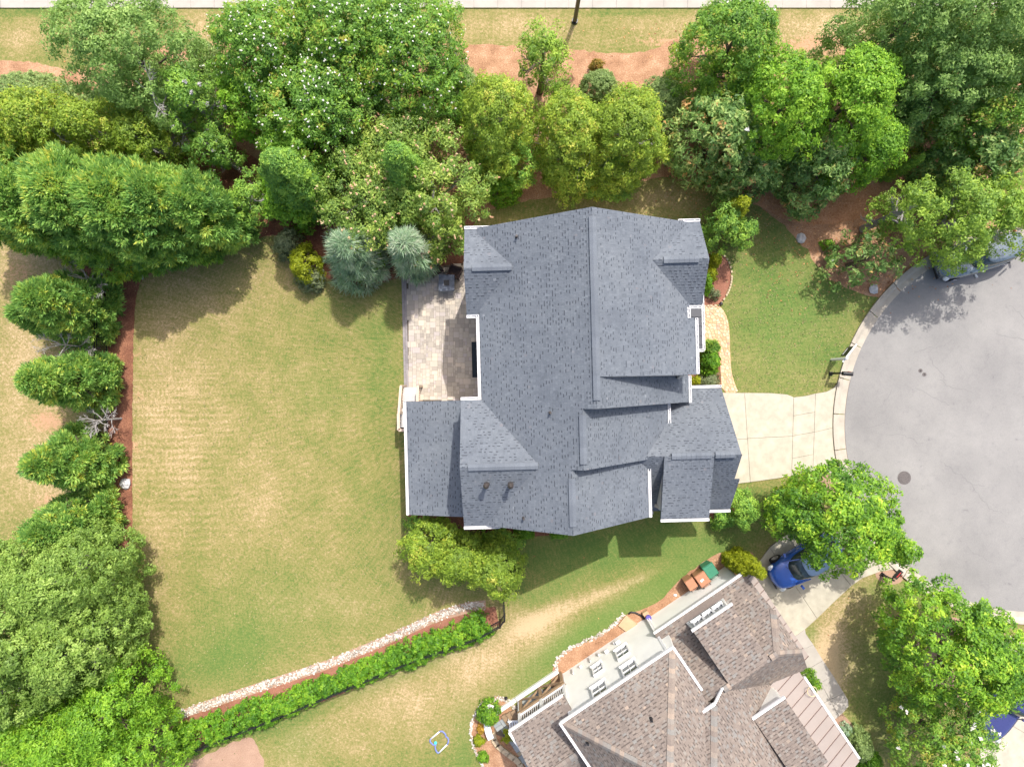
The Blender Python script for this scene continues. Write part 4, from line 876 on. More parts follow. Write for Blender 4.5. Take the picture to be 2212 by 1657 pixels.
# ------------------------------------------------------------------ cars
def ring(x0, x1, b, z, n=36, e=3.4, yb=0):
    P = []
    for k in range(n):
        t = 2*math.pi*k/n; c, s = math.cos(t), math.sin(t)
        P.append(((x0+x1)/2+(x1-x0)/2*math.copysign(abs(c)**(2/e), c), b*math.copysign(abs(s)**(2/e), s), z))
    return P
def loft(rings, cap=True, bottom=False):
    n = len(rings[0]); V = [p for r in rings for p in r]; F = []
    for i in range(len(rings)-1):
        for k in range(n): F.append((i*n+k, i*n+(k+1) % n, (i+1)*n+(k+1) % n, (i+1)*n+k))
    if cap: F.append(tuple((len(rings)-1)*n+k for k in range(n)))
    if bottom: F.append(tuple(range(n))[::-1])
    return V, F
def car(name, label, cat, loc, rz, L, wd, ht, paint, roofmat, suv=False, truck=False, cab=None):
    t = thing(name, label, cat, loc, rz); a, b = L/2, wd/2
    V, F = loft([ring(-a*.95, a*.95, b*.9, .2), ring(-a, a*.99, b*.98, .34), ring(-a, a, b, .52), ring(-a*.99, a*.985, b*.985, .68), ring(-a*.965, a*.94, b*.95, .80), ring(-a*.92, a*.86, b*.88, .89), ring(-a*.8, a*.70, b*.70, .94), ring(-a*.5, a*.4, b*.4, .965)], True, True)
    LB().add(V, F).build('body', M[paint], t, True)
    g0, g1 = (-.93, .36) if suv else ((-.28, .30) if truck else (-.70, .36)); r0, r1 = (-.80, .10) if suv else ((-.20, .12) if truck else (-.46, .04))
    if cab: (g0, g1), (r0, r1) = cab
    V, F = loft([ring(a*g0, a*g1, b*.86, .88, 36, 3), ring(a*(g0*.6+r0*.4), a*(g1*.5+r1*.5), b*.80, .88+(ht-.88)*.55, 36, 3.2), ring(a*r0, a*r1, b*.70, ht-.03, 36, 3.4)])
    LB().add(V, F).build('windows', M['glass'], t, True)
    V, F = loft([ring(a*r0*1.02, a*r1*1.05, b*.715, ht-.045, 36, 3.4), ring(a*r0, a*r1, b*.70, ht, 36, 3.4), ring(a*r0*.8, a*r1*.6, b*.5, ht+.02, 36, 3)], True, True)
    LB().add(V, F).build('roof', M[roofmat], t, True)
    for sg in (-1, 1):
        LB().beam((a*g1*.97, sg*b*.80, .90), (a*r1*1.0, sg*b*.69, ht-.03), .05, .04).build('pillar', M[paint], t)
        LB().beam((a*g0*.97, sg*b*.80, .90), (a*r0*1.0, sg*b*.69, ht-.03), .08, .05).build('pillar', M[paint], t)
        m = LB().box((a*g1*.78, sg*(b+.10), .95), (.12, .20, .13), sg*.15); m.build('wing_mirror', M[paint], t)
        LB().ball((a*.86, sg*b*.74, .66), .15, 10, 6, (1.3, 1, .6)).build('headlight', M['lamp'], t, True)
        LB().box((-a*.965, sg*b*.78, .68), (.08, .26, .16)).build('tail_light', M['red'], t)
        LB().box((a*.02, sg*(b*.985), .72), (.18, .03, .03)).build('door_handle', M['chrome'], t)
        for fx in (.62, -.60):
            w_ = LB(); P = [(a*fx+.33*math.cos(k*math.pi/9), sg*(b-.02)-sg*.2*j, .33+.33*math.sin(k*math.pi/9)) for j in (0, 1) for k in range(18)]
            w_.add(P, [(k, (k+1) % 18, 18+(k+1) % 18, 18+k) for k in range(18)]+[tuple(range(18)), tuple(range(18, 36))[::-1]]); tw = w_.build('wheel', M['rubber'], t)
            w_ = LB(); P = [(a*fx+.2*math.cos(k*math.pi/6), sg*(b+.0)-sg*.03*j, .33+.2*math.sin(k*math.pi/6)) for j in (0, 1) for k in range(12)]
            w_.add(P, [(k, (k+1) % 12, 12+(k+1) % 12, 12+k) for k in range(12)]+[tuple(range(12)), tuple(range(12, 24))[::-1]]).build('rim', M['chrome'], tw)
    LB().box((a*.985, 0, .42), (.06, b*1.3, .16)).build('bumper', M['black'], t)
    LB().box((a*.97, 0, .62), (.05, b*.8, .12)).build('grille', M['black'], t)
    LB().beam((a*g1*.985, -b*.5, .955), (a*g1*.80, b*.05, 1.03), .02, .02).build('wiper', M['black'], t); LB().beam((a*g1*.985, b*.1, .955), (a*g1*.80, b*.6, 1.03), .02, .02).build('wiper', M['black'], t)
    if truck:
        LB().box((-a*.62, 0, 1.0), (a*.62, wd*.84, .06)).build('cargo_bed', M['black'], t)
        for sg in (-1, 1): LB().box((-a*.62, sg*b*.86, 1.04), (a*.68, .1, .14)).build('bed_rail', M[paint], t)
        LB().box((-a*.34, 0, 1.12), (.12, wd*.86, .1)).build('rack_bar', M['white'], t)
    return t
x, y, _ = W(1739, 1211, .6)
car('parked_car', 'bright blue car parked nose-in on the driveway under the maple beside the brown-roofed house', 'car', (x, y, .07), math.radians(210), 4.15, 1.72, 1.42, 'bluepaint', 'skysheen', cab=((-.80, .56), (-.62, .20)))
x, y, _ = W(2113, 551, .7)
car('estate_car', 'dark silver suv parked at the kerb of the cul-de-sac half hidden under a leafy tree', 'suv', (x, y, .02), math.radians(197), 4.6, 1.85, 1.62, 'darkpaint', 'darkpaint', True)
x, y, _ = W(2186, 1509, .9)
car('pickup_truck', 'navy blue pickup truck with a white rack bar on the right edge drive', 'truck', (x, y, .07), math.radians(237), 5.2, 1.9, 1.75, 'navypaint', 'navypaint', False, True)

# ------------------------------------------------------------------ street furniture and garden things
x, y, _ = W(1953, 1032)
t = thing('manhole_cover', 'round rusty iron manhole cover set in the cul-de-sac asphalt', 'manhole', (x, y, .012))
LB().disc((0, 0, 0), .36, .012, 28).build('frame', M['manhole'], t); m = LB().disc((0, 0, .012), .30, .010, 28)
for i in range(-3, 4): m.box((i*.075, 0, .024), (.02, .5*math.sqrt(max(.05, 1-(i/4)**2)), .008))
m.build('cover', M['manhole'], t)
for (x, y), lb in (((1988, 801), 'upper one of the pair'), ((1996.5, 809), 'lower one of the pair')):
    X, Y, _ = W(x, y); m = LB().disc((0, 0, 0), .11, .012, 16); o = tag(m.build('valve_cover', M['manhole']), f'small dark iron valve cover in the asphalt, {lb}', 'valve cover'); o.location = (X, Y, .012); m2 = LB().disc((0, 0, .012), .04, .01, 8).build('lid_bolt', M['black'], o)
X, Y, _ = W(1241.5, 47.5)
t = thing('lamp_post', 'tall weathered street light pole on the grass verge by the top pavement', 'street light', (X, Y, 0))
LB().tube([(0, 0, 0), (0, 0, 6.8)], [.115, .085], 14).build('pole', M['postmat'], t, True); LB().disc((0, 0, 0), .17, .12, 14).build('base_collar', M['black'], t)
LB().tube([(0, 0, 6.7), (.4, .3, 7.1), (1.1, .8, 7.2)], .04, 8).build('arm', M['postmat'], t); LB().box((1.3, .95, 7.18), (.7, .3, .12), .63, .5).build('lamp_head', M['bronze'], t)

def mailbox(label, x, y, rz, flagside, paper=False):
    X, Y, _ = W(x, y); t = thing('mailbox', label, 'mailbox', (X, Y, 0), rz)
    LB().box((0, 0, .55), (.10, .10, 1.1)).build('post', M['black'], t); LB().box((0, 0, .06), (.18, .18, .12)).build('base_block', M['black'], t)
    LB().ball((0, 0, 1.16), .06, 8, 5).build('finial', M['black'], t, True)
    LB().beam((0, 0, .95), (.30, 0, .95), .06, .06).build('arm', M['black'], t)
    P = [(-.105, 0), (.105, 0), (.105, .12), (.09, .17), (.05, .215), (0, .23), (-.05, .215), (-.09, .17), (-.105, .12)]; V = [(xx, yy, 1.0+zz) for xx in (.12, .62) for yy, zz in P]
    n = len(P); LB().add(V, [(k, (k+1) % n, n+(k+1) % n, n+k) for k in range(n)]+[tuple(range(n))[::-1], tuple(range(n, 2*n))]).build('box', M['black'], t)
    LB().box((.635, 0, 1.1), (.02, .2, .2)).build('door', M['bronze'], t); LB().box((.42, .115*flagside, 1.2), (.16, .012, .06)).build('flag', M['red'], t)
    if paper: LB().box((.37, .04, 1.235), (.34, .05, .01)).build('stripe', M['red'], t)
mailbox('black mailbox on a post at the kerb beside the white sign post', 1794, 807, math.radians(-4), 1)
mailbox('black mailbox on a post in the small bed below the maple tree', 1905, 1240, math.radians(48), -1, True)
X, Y, _ = W(1796, 777)
t = thing('sign_post', 'white yard sign post with a dark board hanging from its arm, at the kerb', 'sign', (X, Y, 0), math.radians(52))
LB().box((0, 0, .85), (.10, .10, 1.7)).build('post', M['white'], t); LB().disc((0, 0, 1.7), .075, .05, 8, .5, .03).build('post_cap', M['white'], t)
LB().box((.42, 0, 1.52), (1.05, .07, .08)).build('arm', M['white'], t); LB().box((-.14, 0, 1.52), (.16, .07, .07)).build('arm_stub', M['white'], t)
LB().box((.50, 0, 1.06), (.62, .02, .62)).build('board', M['black'], t); LB().box((.50, .013, .90), (.42, .006, .10)).build('panel', M['white'], t)
for k in (.25, .75): LB().box((k, 0, 1.43), (.015, .015, .12)).build('hook', M['black'], t)

def bin_(label, x, y, z, rz, mat, tagged=False, s=1.):
    X, Y, _ = W(x, y, z); t = thing('wheelie_bin', label, 'bin', (X, Y, 0), rz, 'bins beside the white wall')
    V = []; 
    for zz, a, b in ((.06, .46, .50), (.98, .60, .68)): V += [(-a/2*s, -b/2*s, zz), (a/2*s, -b/2*s, zz), (a/2*s, b/2*s, zz), (-a/2*s, b/2*s, zz)]
    LB().add(V, [(3, 2, 1, 0), (4, 5, 6, 7), (0, 1, 5, 4), (1, 2, 6, 5), (2, 3, 7, 6), (3, 0, 4, 7)]).build('body', M[mat], t)
    V = [(-.32*s, -.36*s, .98), (.32*s, -.36*s, .98), (.32*s, .36*s, .98), (-.32*s, .36*s, .98), (-.28*s, -.30*s, 1.06), (.28*s, -.30*s, 1.06), (.28*s, .32*s, 1.06), (-.28*s, .32*s, 1.06)]
    ld = LB().add(V, [(3, 2, 1, 0), (4, 5, 6, 7), (0, 1, 5, 4), (1, 2, 6, 5), (2, 3, 7, 6), (3, 0, 4, 7)]).build('lid', M[mat], t)
    LB().box((0, -.05*s, 1.068), (.34*s, .02, .02)).build('lid_rib', M[mat], ld); LB().box((0, .2*s, 1.068), (.4*s, .02, .02)).build('lid_rib', M[mat], ld)
    if tagged: LB().box((-.06, 0, 1.07), (.20, .13, .012), .1).build('label', M['white'], ld)
    LB().tube([(-.22*s, -.42*s, .95), (.22*s, -.42*s, .95)], .018, 6).build('handle', M[mat], t)
    for sg in (-1, 1):
        LB().tube([(sg*.24*s, -.26*s, .11), (sg*.30*s, -.26*s, .11)], .11, 12).build('wheel', M['rubber'], t); LB().box((sg*.2*s, -.42*s, .95), (.03, .1, .05)).build('bracket', M['black'], t)
bin_('green wheelie bin at the upper end of the row of bins', 1535, 1233, 1.0, math.radians(34), 'greenbin')
bin_('orange brown wheelie bin with a white label on its lid, middle of the row', 1518, 1251.5, 1.0, math.radians(35), 'brownbin', True)
bin_('small plain orange brown bin at the lower end of the row', 1493, 1262, 1.0, math.radians(33), 'brownbin', False, .82)

X, Y, _ = W(1355.5, 1348)
t = thing('landing_pad', 'weathered square concrete pad in the straw bed by the white wall', 'pad', (X, Y, 0), math.radians(52)); LB().box((0, 0, .06), (.70, .78, .12)).build('slab', M['tan'], t)
X, Y, _ = W(1401, 1334, .5)
t = thing('hose_reel', 'violet round hose reel on a pale block against the white wall', 'hose reel', (X, Y, 0))
LB().box((-.08, .1, .16), (.3, .3, .32), .6).build('block', M['tan'], t); LB().disc((0, 0, .42), .15, .14, 18).build('drum', M['purple'], t); LB().beam((0, 0, .58), (.14, -.14, .58), .035, .03).build('crank', M['white'], t)
P = [W(x, y, z) for x, y, z in ((1358, 1326, .05), (1363, 1322, .06), (1372, 1323, .05), (1384, 1329, .05), (1393, 1338, .06), (1399, 1344, .1), (1403, 1352, .15))]
tag(MB().tube(P, .05, 8).build('drain_hose', M['black'], None, True), 'black corrugated hose running from the wall corner to the pebbles', 'hose')
P = [W(x, y, .03) for x, y in ((1362, 1322), (1352, 1323), (1346, 1328))]

# toy goal frame of foam pipes with a teal ball
X, Y, _ = W(948, 1600)
t = thing('toy_frame', 'blue and white foam pipe frame lying on the neighbouring lawn', 'toy', (X, Y, 0))
def TP_(pts): return [((lambda w_: (w_[0]-X, w_[1]-Y, .07))(W(1230*.7373+p[0]*.05339, 2100*.7373+p[1]*.05339))) for p in pts]
for pts, mt, nm in (([(800, 565), (870, 540), (940, 560), (1010, 630), (1055, 700), (1060, 760), (1130, 800), (1165, 880), (1160, 980), (1110, 1080)], 'bluefoam', 'foam_tube'), ([(455, 850), (420, 900), (430, 980), (500, 1050), (560, 1100), (660, 1090), (625, 1190), (650, 1290), (700, 1390), (740, 1420), (800, 1390)], 'bluefoam', 'foam_tube'),
                    ([(455, 850), (800, 565)], 'white', 'pipe'), ([(800, 1390), (1110, 1080)], 'white', 'pipe')): LB().tube(TP_(pts), .042, 8).build(nm, M[mt], t, True)
LB().tube(TP_([(700, 1060), (980, 830)]), .008, 5).build('cord', M['brownwood'], t)
X, Y, _ = W(1230*.7373+640*.05339, 2100*.7373+1005*.05339)
o = tag(LB().ball((0, 0, 0), .085, 14, 9).build('ball', M['teal'], None, True), 'small turquoise ball inside the foam frame on the lawn', 'ball'); o.location = (X, Y, .09)

# terrace furniture
def wicker_chair(label, x, y, rz):
    X, Y, _ = W(x, y, .4); t = thing('wicker_chair', label, 'chair', (X, Y, .07), rz, 'wicker chairs on the terrace')
    LB().box((0, .03, .36), (.56, .58, .12)).build('seat', M['wicker'], t)
    m = LB()
    for k in range(7): a = (k-3)*.14; m.box((math.sin(a)*.62, -.62+.36*math.cos(a)+.02, .66), (.10, .05, .56), -a*.6)
    m.build('backrest', M['wicker'], t)
    for sg in (-1, 1):
        LB().box((sg*.31, .05, .56), (.07, .58, .05)).build('armrest', M['wicker'], t)
        LB().box((sg*.31, .05, .40), (.03, .5, .28)).build('side_panel', M['wicker'], t)
        for yy in (-.24, .31): LB().box((sg*.30, yy, .17), (.06, .06, .34)).build('leg', M['black'], t)
wicker_chair('dark wicker armchair half under the silk tree at the terrace corner', 941, 581, math.radians(207))
wicker_chair('dark wicker armchair nearer the grey house on the terrace', 983, 588, math.radians(158))
X, Y, _ = W(965, 612, .5)
t = thing('fire_table', 'square slate blue fire table in front of the wicker chairs', 'table', (X, Y, .07)); LB().box((0, 0, .54), (.84, .86, .06)).build('tabletop', M['firetop'], t); LB().box((0, 0, .26), (.68, .70, .5)).build('base', M['firetop'], t); LB().box((0, 0, .575), (.3, .3, .02)).build('burner_lid', M['black'], t)
X, Y, _ = W(1030, 777)
t = thing('dark_rectangle', 'long dark rug on the terrace against the wall of the grey house', 'rectangle', (X, Y, .075), math.radians(1.5)); LB().box((.05, 0, .012), (.62, 1.92, .024)).build('rectangle', M['rectangle'], t)  # thin blue-black box lying on the pavers along the wall
# timber steps with handrails at the terrace's lower corner
t = thing('timber_landing', 'pale timber landing and steps with tan handrails at the lower corner of the terrace', 'steps', (0, 0, 0))
def P3(x, y, z): return W(x, y, z)
n = 11
for k in range(n):
    y0, y1 = 837+(870-837)*k/n*1.4, 837+(870-837)*(k+1)/n*1.4-.5; a, b = P3(870.5, y0, .86), P3(902, y1, .86)
    MB().box(((a[0]+b[0])/2, (a[1]+b[1])/2, .86), (abs(b[0]-a[0]), abs(b[1]-a[1]), .05)).build('deck_board', M['composite'], t)
for k in range(9):
    y0 = 884+k*4.6; a = P3(874, y0, .86-.02*k); MB().box((a[0]+.05, a[1], .84-.02*k), (.85, .10, .05)).build('deck_board', M['composite'], t)
for (x0, y0, x1, y1) in ((866, 834, 861.5, 892), (902.5, 835, 901.5, 868)):
    a, b = P3(x0, y0, 1.75), P3(x1, y1, 1.75); MB().beam(a, b, .14, .05).build('handrail', M['peachrail'], t)
    MB().beam((a[0], a[1], .98), (b[0], b[1], .98), .05, .06).build('bottom_rail', M['peachrail'], t)
    L = math.dist(a, b); k = int(L/.13)
    for i in range(k): f = (i+.5)/k; MB().box((a[0]+(b[0]-a[0])*f, a[1]+(b[1]-a[1])*f, 1.34), (.035, .035, .76)).build('baluster', M['rootwood'], t)
    for c in (a, b): MB().box((c[0], c[1], .88), (.10, .10, 1.76)).build('newel_post', M['peachrail'], t)
pts = [(860.5, 894, 1.8), (861, 929, 1.8), (880, 929, 1.8)]
for a, b in zip(pts[:-1], pts[1:]):
    a, b = P3(*a), P3(*b); MB().beam(a, b, .15, .05).build('handrail', M['peachrail'], t); L = math.dist(a, b); k = int(L/.13)
    for i in range(k): f = (i+.5)/k; MB().box((a[0]+(b[0]-a[0])*f, a[1]+(b[1]-a[1])*f, 1.3), (.035, .035, .9)).build('baluster', M['rootwood'], t)
    for c in (a, b): MB().box((c[0], c[1], .9), (.11, .11, 1.8)).build('newel_post', M['peachrail'], t)

# rocks
for x, y, s, tri, lb in ((302, 592, .34, True, 'flat pale triangular rock at the upper left corner of the lawn'), (534, 508, .28, False, 'pale rock in the gap between the evergreens at the top of the lawn'), (819, 583, .2, False, 'small pale rock in the bed below the grey-green spruce'),
                         (270, 1045, .32, False, 'pale oval rock in the mulch strip on the left edge of the lawn'), (1731, 515, .28, False, 'grey rock at the edge of the front lawn bed'), (1888, 624, .3, False, 'flat tan rock beside the kerb under the magnolia')):
    X, Y, _ = W(x, y, .1); m = LB()
    if tri: m.add([(-.30, -.20, 0), (.12, -.32, 0), (.34, .34, 0), (.1, .36, 0), (-.26, -.17, .2), (.1, -.26, .22), (.28, .28, .16), (.12, .28, .18)], [(0, 1, 5, 4), (1, 2, 6, 5), (2, 3, 7, 6), (3, 0, 4, 7), (4, 5, 6, 7)])
    else: m.ball((0, 0, .06), s, 8, 5, (.85, 1.05, .6), .5, .2, x)
    o = tag(m.build('rock', M['rock']), lb, 'rock'); o.location = (X, Y, 0)
X, Y, _ = W(1593*.7373+0, 0); 
for x, y, lb in ((1458, 1285, 'white stone in the straw bed by the bins'),):
    X, Y, _ = W(x, y); o = tag(LB().ball((0, 0, .04), .1, 7, 4, (1, .8, .5), .5, .25, 4).build('rock', M['white']), lb, 'rock'); o.location = (X, Y, 0)
# curved white bench, slatted white chair, garden spotlights
X, Y, _ = W(1052, 1558, .4)
t = thing('garden_bench', 'curved white bench at the edge of the flagstone garden patio', 'bench', (X, Y, 0), math.radians(0))
for k in range(7):
    a = math.radians(-24+k*8); LB().box((1.7-1.95*math.cos(a)+.25, 1.95*math.sin(a), .44), (.34, .27, .05), -a).build('seat_slat', M['white'], t)
for a in (-20, 20):
    a = math.radians(a); LB().box((1.95-1.95*math.cos(a), 1.95*math.sin(a), .21), (.26, .08, .42), -a).build('leg', M['white'], t)
X, Y, _ = W(1109, 1569, .6)
t = thing('slatted_chair', 'white slatted wooden chair beside the porch steps', 'chair', (X, Y, 0), math.radians(94))
for k in range(4): LB().box((0, -.2+k*.13, .42), (.5, .09, .03)).build('seat_slat', M['white'], t); LB().box((-.2+k*.13, -.30, .72), (.09, .03, .6)).build('back_slat', M['white'], t)
for sg in (-1, 1):
    LB().box((sg*.29, -.02, .62), (.09, .6, .03)).build('armrest', M['white'], t)
    for yy in (-.26, .24): LB().box((sg*.27, yy, .3), (.05, .05, .6)).build('leg', M['white'], t)
for x, y, lb in ((1093, 1505, 'small dark garden spotlight on the lawn above the kidney-shaped bed'), (1556, 657, 'dark path light at the corner of the front mulch bed')):
    X, Y, _ = W(x, y); t = thing('garden_light', lb, 'garden light', (X, Y, 0)); LB().disc((0, 0, 0), .02, .16, 8).build('stake', M['black'], t); LB().disc((0, 0, .14), .10, .09, 12, .5, .05).build('lamp_shade', M['black'], t)
X, Y, _ = W(1732, 1470, 2.0)
P = [(X+.24*math.cos(a), Y+.24*math.sin(a), 3.22+.0*math.sin(a)) for a in np.linspace(0, 2*math.pi, 25)]
tag(MB().tube(P, .02, 6, cap=False).build('hoop', M['gold'], None, True), 'pale beige hoop lying on the mauve porch roof corner', 'hoop')

# iron fence
def iron_fence(name, label, pts, h=1.25):
    a0 = W(*pts[0]); t = thing(name, label, 'fence', (0, 0, 0))
    bars = LB()
    for p, q_ in zip(pts[:-1], pts[1:]):
        a, b = W(*p), W(*q_); L = math.dist(a, b); rz = math.atan2(b[1]-a[1], b[0]-a[0]); c = [(a[i]+b[i])/2 for i in range(3)]
        for z in (.15, 1.0, h): MB().box((c[0], c[1], z), (L, .035, .04), rz).build('rail', M['black'], t)
        n = int(L/1.9)+1
        for i in range(n+1): f = i/n; MB().box((a[0]+(b[0]-a[0])*f, a[1]+(b[1]-a[1])*f, (h+.08)/2), (.07, .07, h+.08), rz).build('post', M['black'], t)
        k = int(L/.12)
        for i in range(k): f = (i+.5)/k; MB().box((a[0]+(b[0]-a[0])*f, a[1]+(b[1]-a[1])*f, h/2+.03), (.02, .02, h-.02), rz).build('picket', M['black'], t)
iron_fence('iron_fence', 'black iron picket fence behind the long hedge at the foot of the lawn', [(1081, 1338), (1030, 1365), (893, 1413), (623, 1526), (516, 1568), (395, 1616)], 1.2)
iron_fence('iron_gate_fence', 'short return of black iron fence by the pine tree below the house', [(1088, 1278), (1090, 1325), (1081, 1338)], 1.2)
iron_fence('boundary_fence', 'black iron fence between the row of conifers on the left', [(232, 600), (234, 860), (236, 1120), (232, 1450)], 1.2)

# ------------------------------------------------------------------ plants
def unit(a): return a/np.maximum(1e-6, np.linalg.norm(a, axis=1, keepdims=True))
PROF = {
 'round': lambda t: np.sqrt(np.clip(1-((t-.42)/np.where(t > .42, .58, .62))**2, 0, 1)),
 'dome': lambda t: np.sqrt(np.clip(1-t**2.4, 0, 1)),
 'cone': lambda t: (1-t)**.75*.97+.03,
 'ovoid': lambda t: np.clip((1-t)**.55*(.55+.45*np.minimum(1, t*4+.3)), 0, 1),
 'column': lambda t: np.clip((1-t**2.2)**.6*(.8+.2*np.minimum(1, t*3)), 0, 1),
 'flat': lambda t: np.clip(np.minimum(1, .35+t*1.1)*np.sqrt(np.clip(1-((t-.5)/.5)**4*(t > .5), 0, 1)), 0, 1),
}
SHAPE = {'leaf': 0, 'blade': 1}
def clumps(r, n, z0, h, R, prof, lob, inner=.25, seed=0):
    f = PROF[prof]; t = r.random(n*3); rr = f(t); keep = r.random(n*3) < (rr*.85+.15); t = t[keep][:n]; rr = f(t)
    top = r.random(len(t)) < .12; t = np.where(top, 1-r.random(len(t))*.15, t); rr = f(t)
    a = r.random(len(t))*2*np.pi; p1, p2 = seed*1.7, seed*2.9
    k = 1+lob*(.6*np.sin(2*a+p1)+.7*np.sin(3*a+p2+3*t)+.5*np.sin(5*a-p1+6*t)+.35*np.sin(8*a+p2-9*t))
    u = np.where(r.random(len(t)) < inner, r.uniform(.15, .8, len(t)), r.uniform(.82, 1.06, len(t)))
    rad = rr*k*u*R
    C = np.stack([rad*np.cos(a), rad*np.sin(a), z0+t*h], 1)
    e = .02; sl_ = (f(np.clip(t+e, 0, 1))-f(np.clip(t-e, 0, 1)))/(2*e)*R/h
    N = unit(np.stack([np.cos(a), np.sin(a), np.clip(-sl_, -.6, 3)], 1))
    return C, N
def leaves(r, C, N, per, cr, size, aspect, mode, up=.35, sq=.8, tint=.18, bias=.6, fold=0):
    m = len(C); per = max(2, int(per*.78)); size = size*1.12; idx = np.repeat(np.arange(m), per); n = len(idx)
    d = unit(r.normal(size=(n, 3))+N[idx]*bias)
    crs = (cr*r.uniform(.65, 1.35, m))[idx]
    rad = crs*(r.random(n)**(.45))
    P = C[idx]+d*rad[:, None]*np.array([1, 1, sq])
    cv = r.normal(0, tint*1.25, m)[idx]+.10*np.sin(C[idx, 0]*1.1+C[idx, 1]*.8+m); v = np.clip(.46+cv+r.normal(0, .19, n), 0, 1)
    if mode == 'blade':
        ax = unit(d*1.0+N[idx]*.35+np.array([0, 0, up])+r.normal(size=(n, 3))*.30); side = unit(np.cross(ax, r.normal(size=(n, 3))))
    else:
        nm = unit(d*.55+N[idx]*.35+np.array([0, 0, up])+r.normal(size=(n, 3))*.42); ax = unit(np.cross(nm, r.normal(size=(n, 3)))); side = np.cross(nm, ax)
    s = size*r.uniform(.65, 1.3, n)[:, None]; L, S = ax*s, side*s*aspect
    V = np.stack([P-L*.5-S*.42, P-L*.3+S*.58, P+L*.6], 1).reshape(-1, 3)
    return V, v
NLEAF = 0
def leafobj(name, parts, mat, parent, kind=None):
    global NLEAF
    V = np.concatenate([p[0] for p in parts]); v = np.concatenate([p[1] for p in parts]); n = len(v); NLEAF += n
    me = bpy.data.meshes.new(name); me.vertices.add(3*n); me.vertices.foreach_set('co', V.astype(np.float32).ravel())
    me.loops.add(3*n); me.loops.foreach_set('vertex_index', np.arange(3*n, dtype=np.int32)); me.polygons.add(n)
    me.polygons.foreach_set('loop_start', np.arange(0, 3*n, 3, dtype=np.int32)); me.update(calc_edges=True)
    a = me.attributes.new('v', 'FLOAT', 'FACE'); a.data.foreach_set('value', v.astype(np.float32)); me.materials.append(mat)
    return link(name, me, parent)
def limbs(r, h, z0, R, mat, parent, n=7, r0=.14, sub=3, name='trunk', reach=.75, twig=0, lean=(0, 0)):
    m = LB(); m.tube([(0, 0, -.05), (lean[0]*.3+r.normal()*.05, lean[1]*.3, h*.35), (lean[0]*.8, lean[1]*.8, h*.7), (lean[0], lean[1], h*.92)], [r0, r0*.8, r0*.5, r0*.18], 7)
    for k in range(n):
        a = 2*math.pi*(k+r.random()*.6)/n; f = r.uniform(.25, .75); zb = h*f; L = R*reach*r.uniform(.7, 1.1)*(1-.35*f); zt = zb+L*r.uniform(.25, .7)
        bx, by = lean[0]*f, lean[1]*f
        p0 = (bx, by, zb); p1 = (bx+math.cos(a)*L*.5, by+math.sin(a)*L*.5, zb+(zt-zb)*.6); p2 = (bx+math.cos(a+.15)*L, by+math.sin(a+.15)*L, zt)
        m.tube([p0, p1, p2], [r0*.42, r0*.26, r0*.08], 5)
        for j in range(sub):
            a2 = a+r.uniform(-1, 1); g = r.uniform(.4, .95); q0 = [p0[i]+(p2[i]-p0[i])*g for i in range(3)]; L2 = L*r.uniform(.25, .5)
            q1 = (q0[0]+math.cos(a2)*L2, q0[1]+math.sin(a2)*L2, q0[2]+L2*r.uniform(.1, .7)); m.tube([q0, q1], [r0*.13, r0*.035], 4)
            for _ in range(twig):
                a3 = a2+r.uniform(-1.2, 1.2); g = r.uniform(.3, 1); s0 = [q0[i]+(q1[i]-q0[i])*g for i in range(3)]; L3 = L2*r.uniform(.3, .7)
                m.tube([s0, (s0[0]+math.cos(a3)*L3, s0[1]+math.sin(a3)*L3, s0[2]+L3*r.uniform(-.1, .6))], [.012, .005], 3)
    return m.build(name, mat, parent)
PSEED = 0
STYLE = {  # leaf mode, size, aspect, clump radius, leaves per clump, up, squash, tint
 'broad': ('leaf', .135, .62, .37, 78, .6, .7, .17), 'fine': ('leaf', .12, .55, .33, 70, .55, .75, .15), 'conifer': ('blade', .19, .40, .32, 84, .6, .85, .17),
 'pine': ('leaf', .115, .5, .29, 74, .5, .85, .16), 'wispy': ('leaf', .125, .5, .40, 95, .45, .7, .13), 'spruce': ('blade', .34, .13, .34, 60, .05, .5, .13),
 'shrub': ('leaf', .09, .6, .16, 40, .3, .8, .12), 'tight': ('leaf', .065, .6, .12, 50, .3, .8, .10), 'magnolia': ('leaf', .20, .42, .30, 34, .4, .8, .17)}
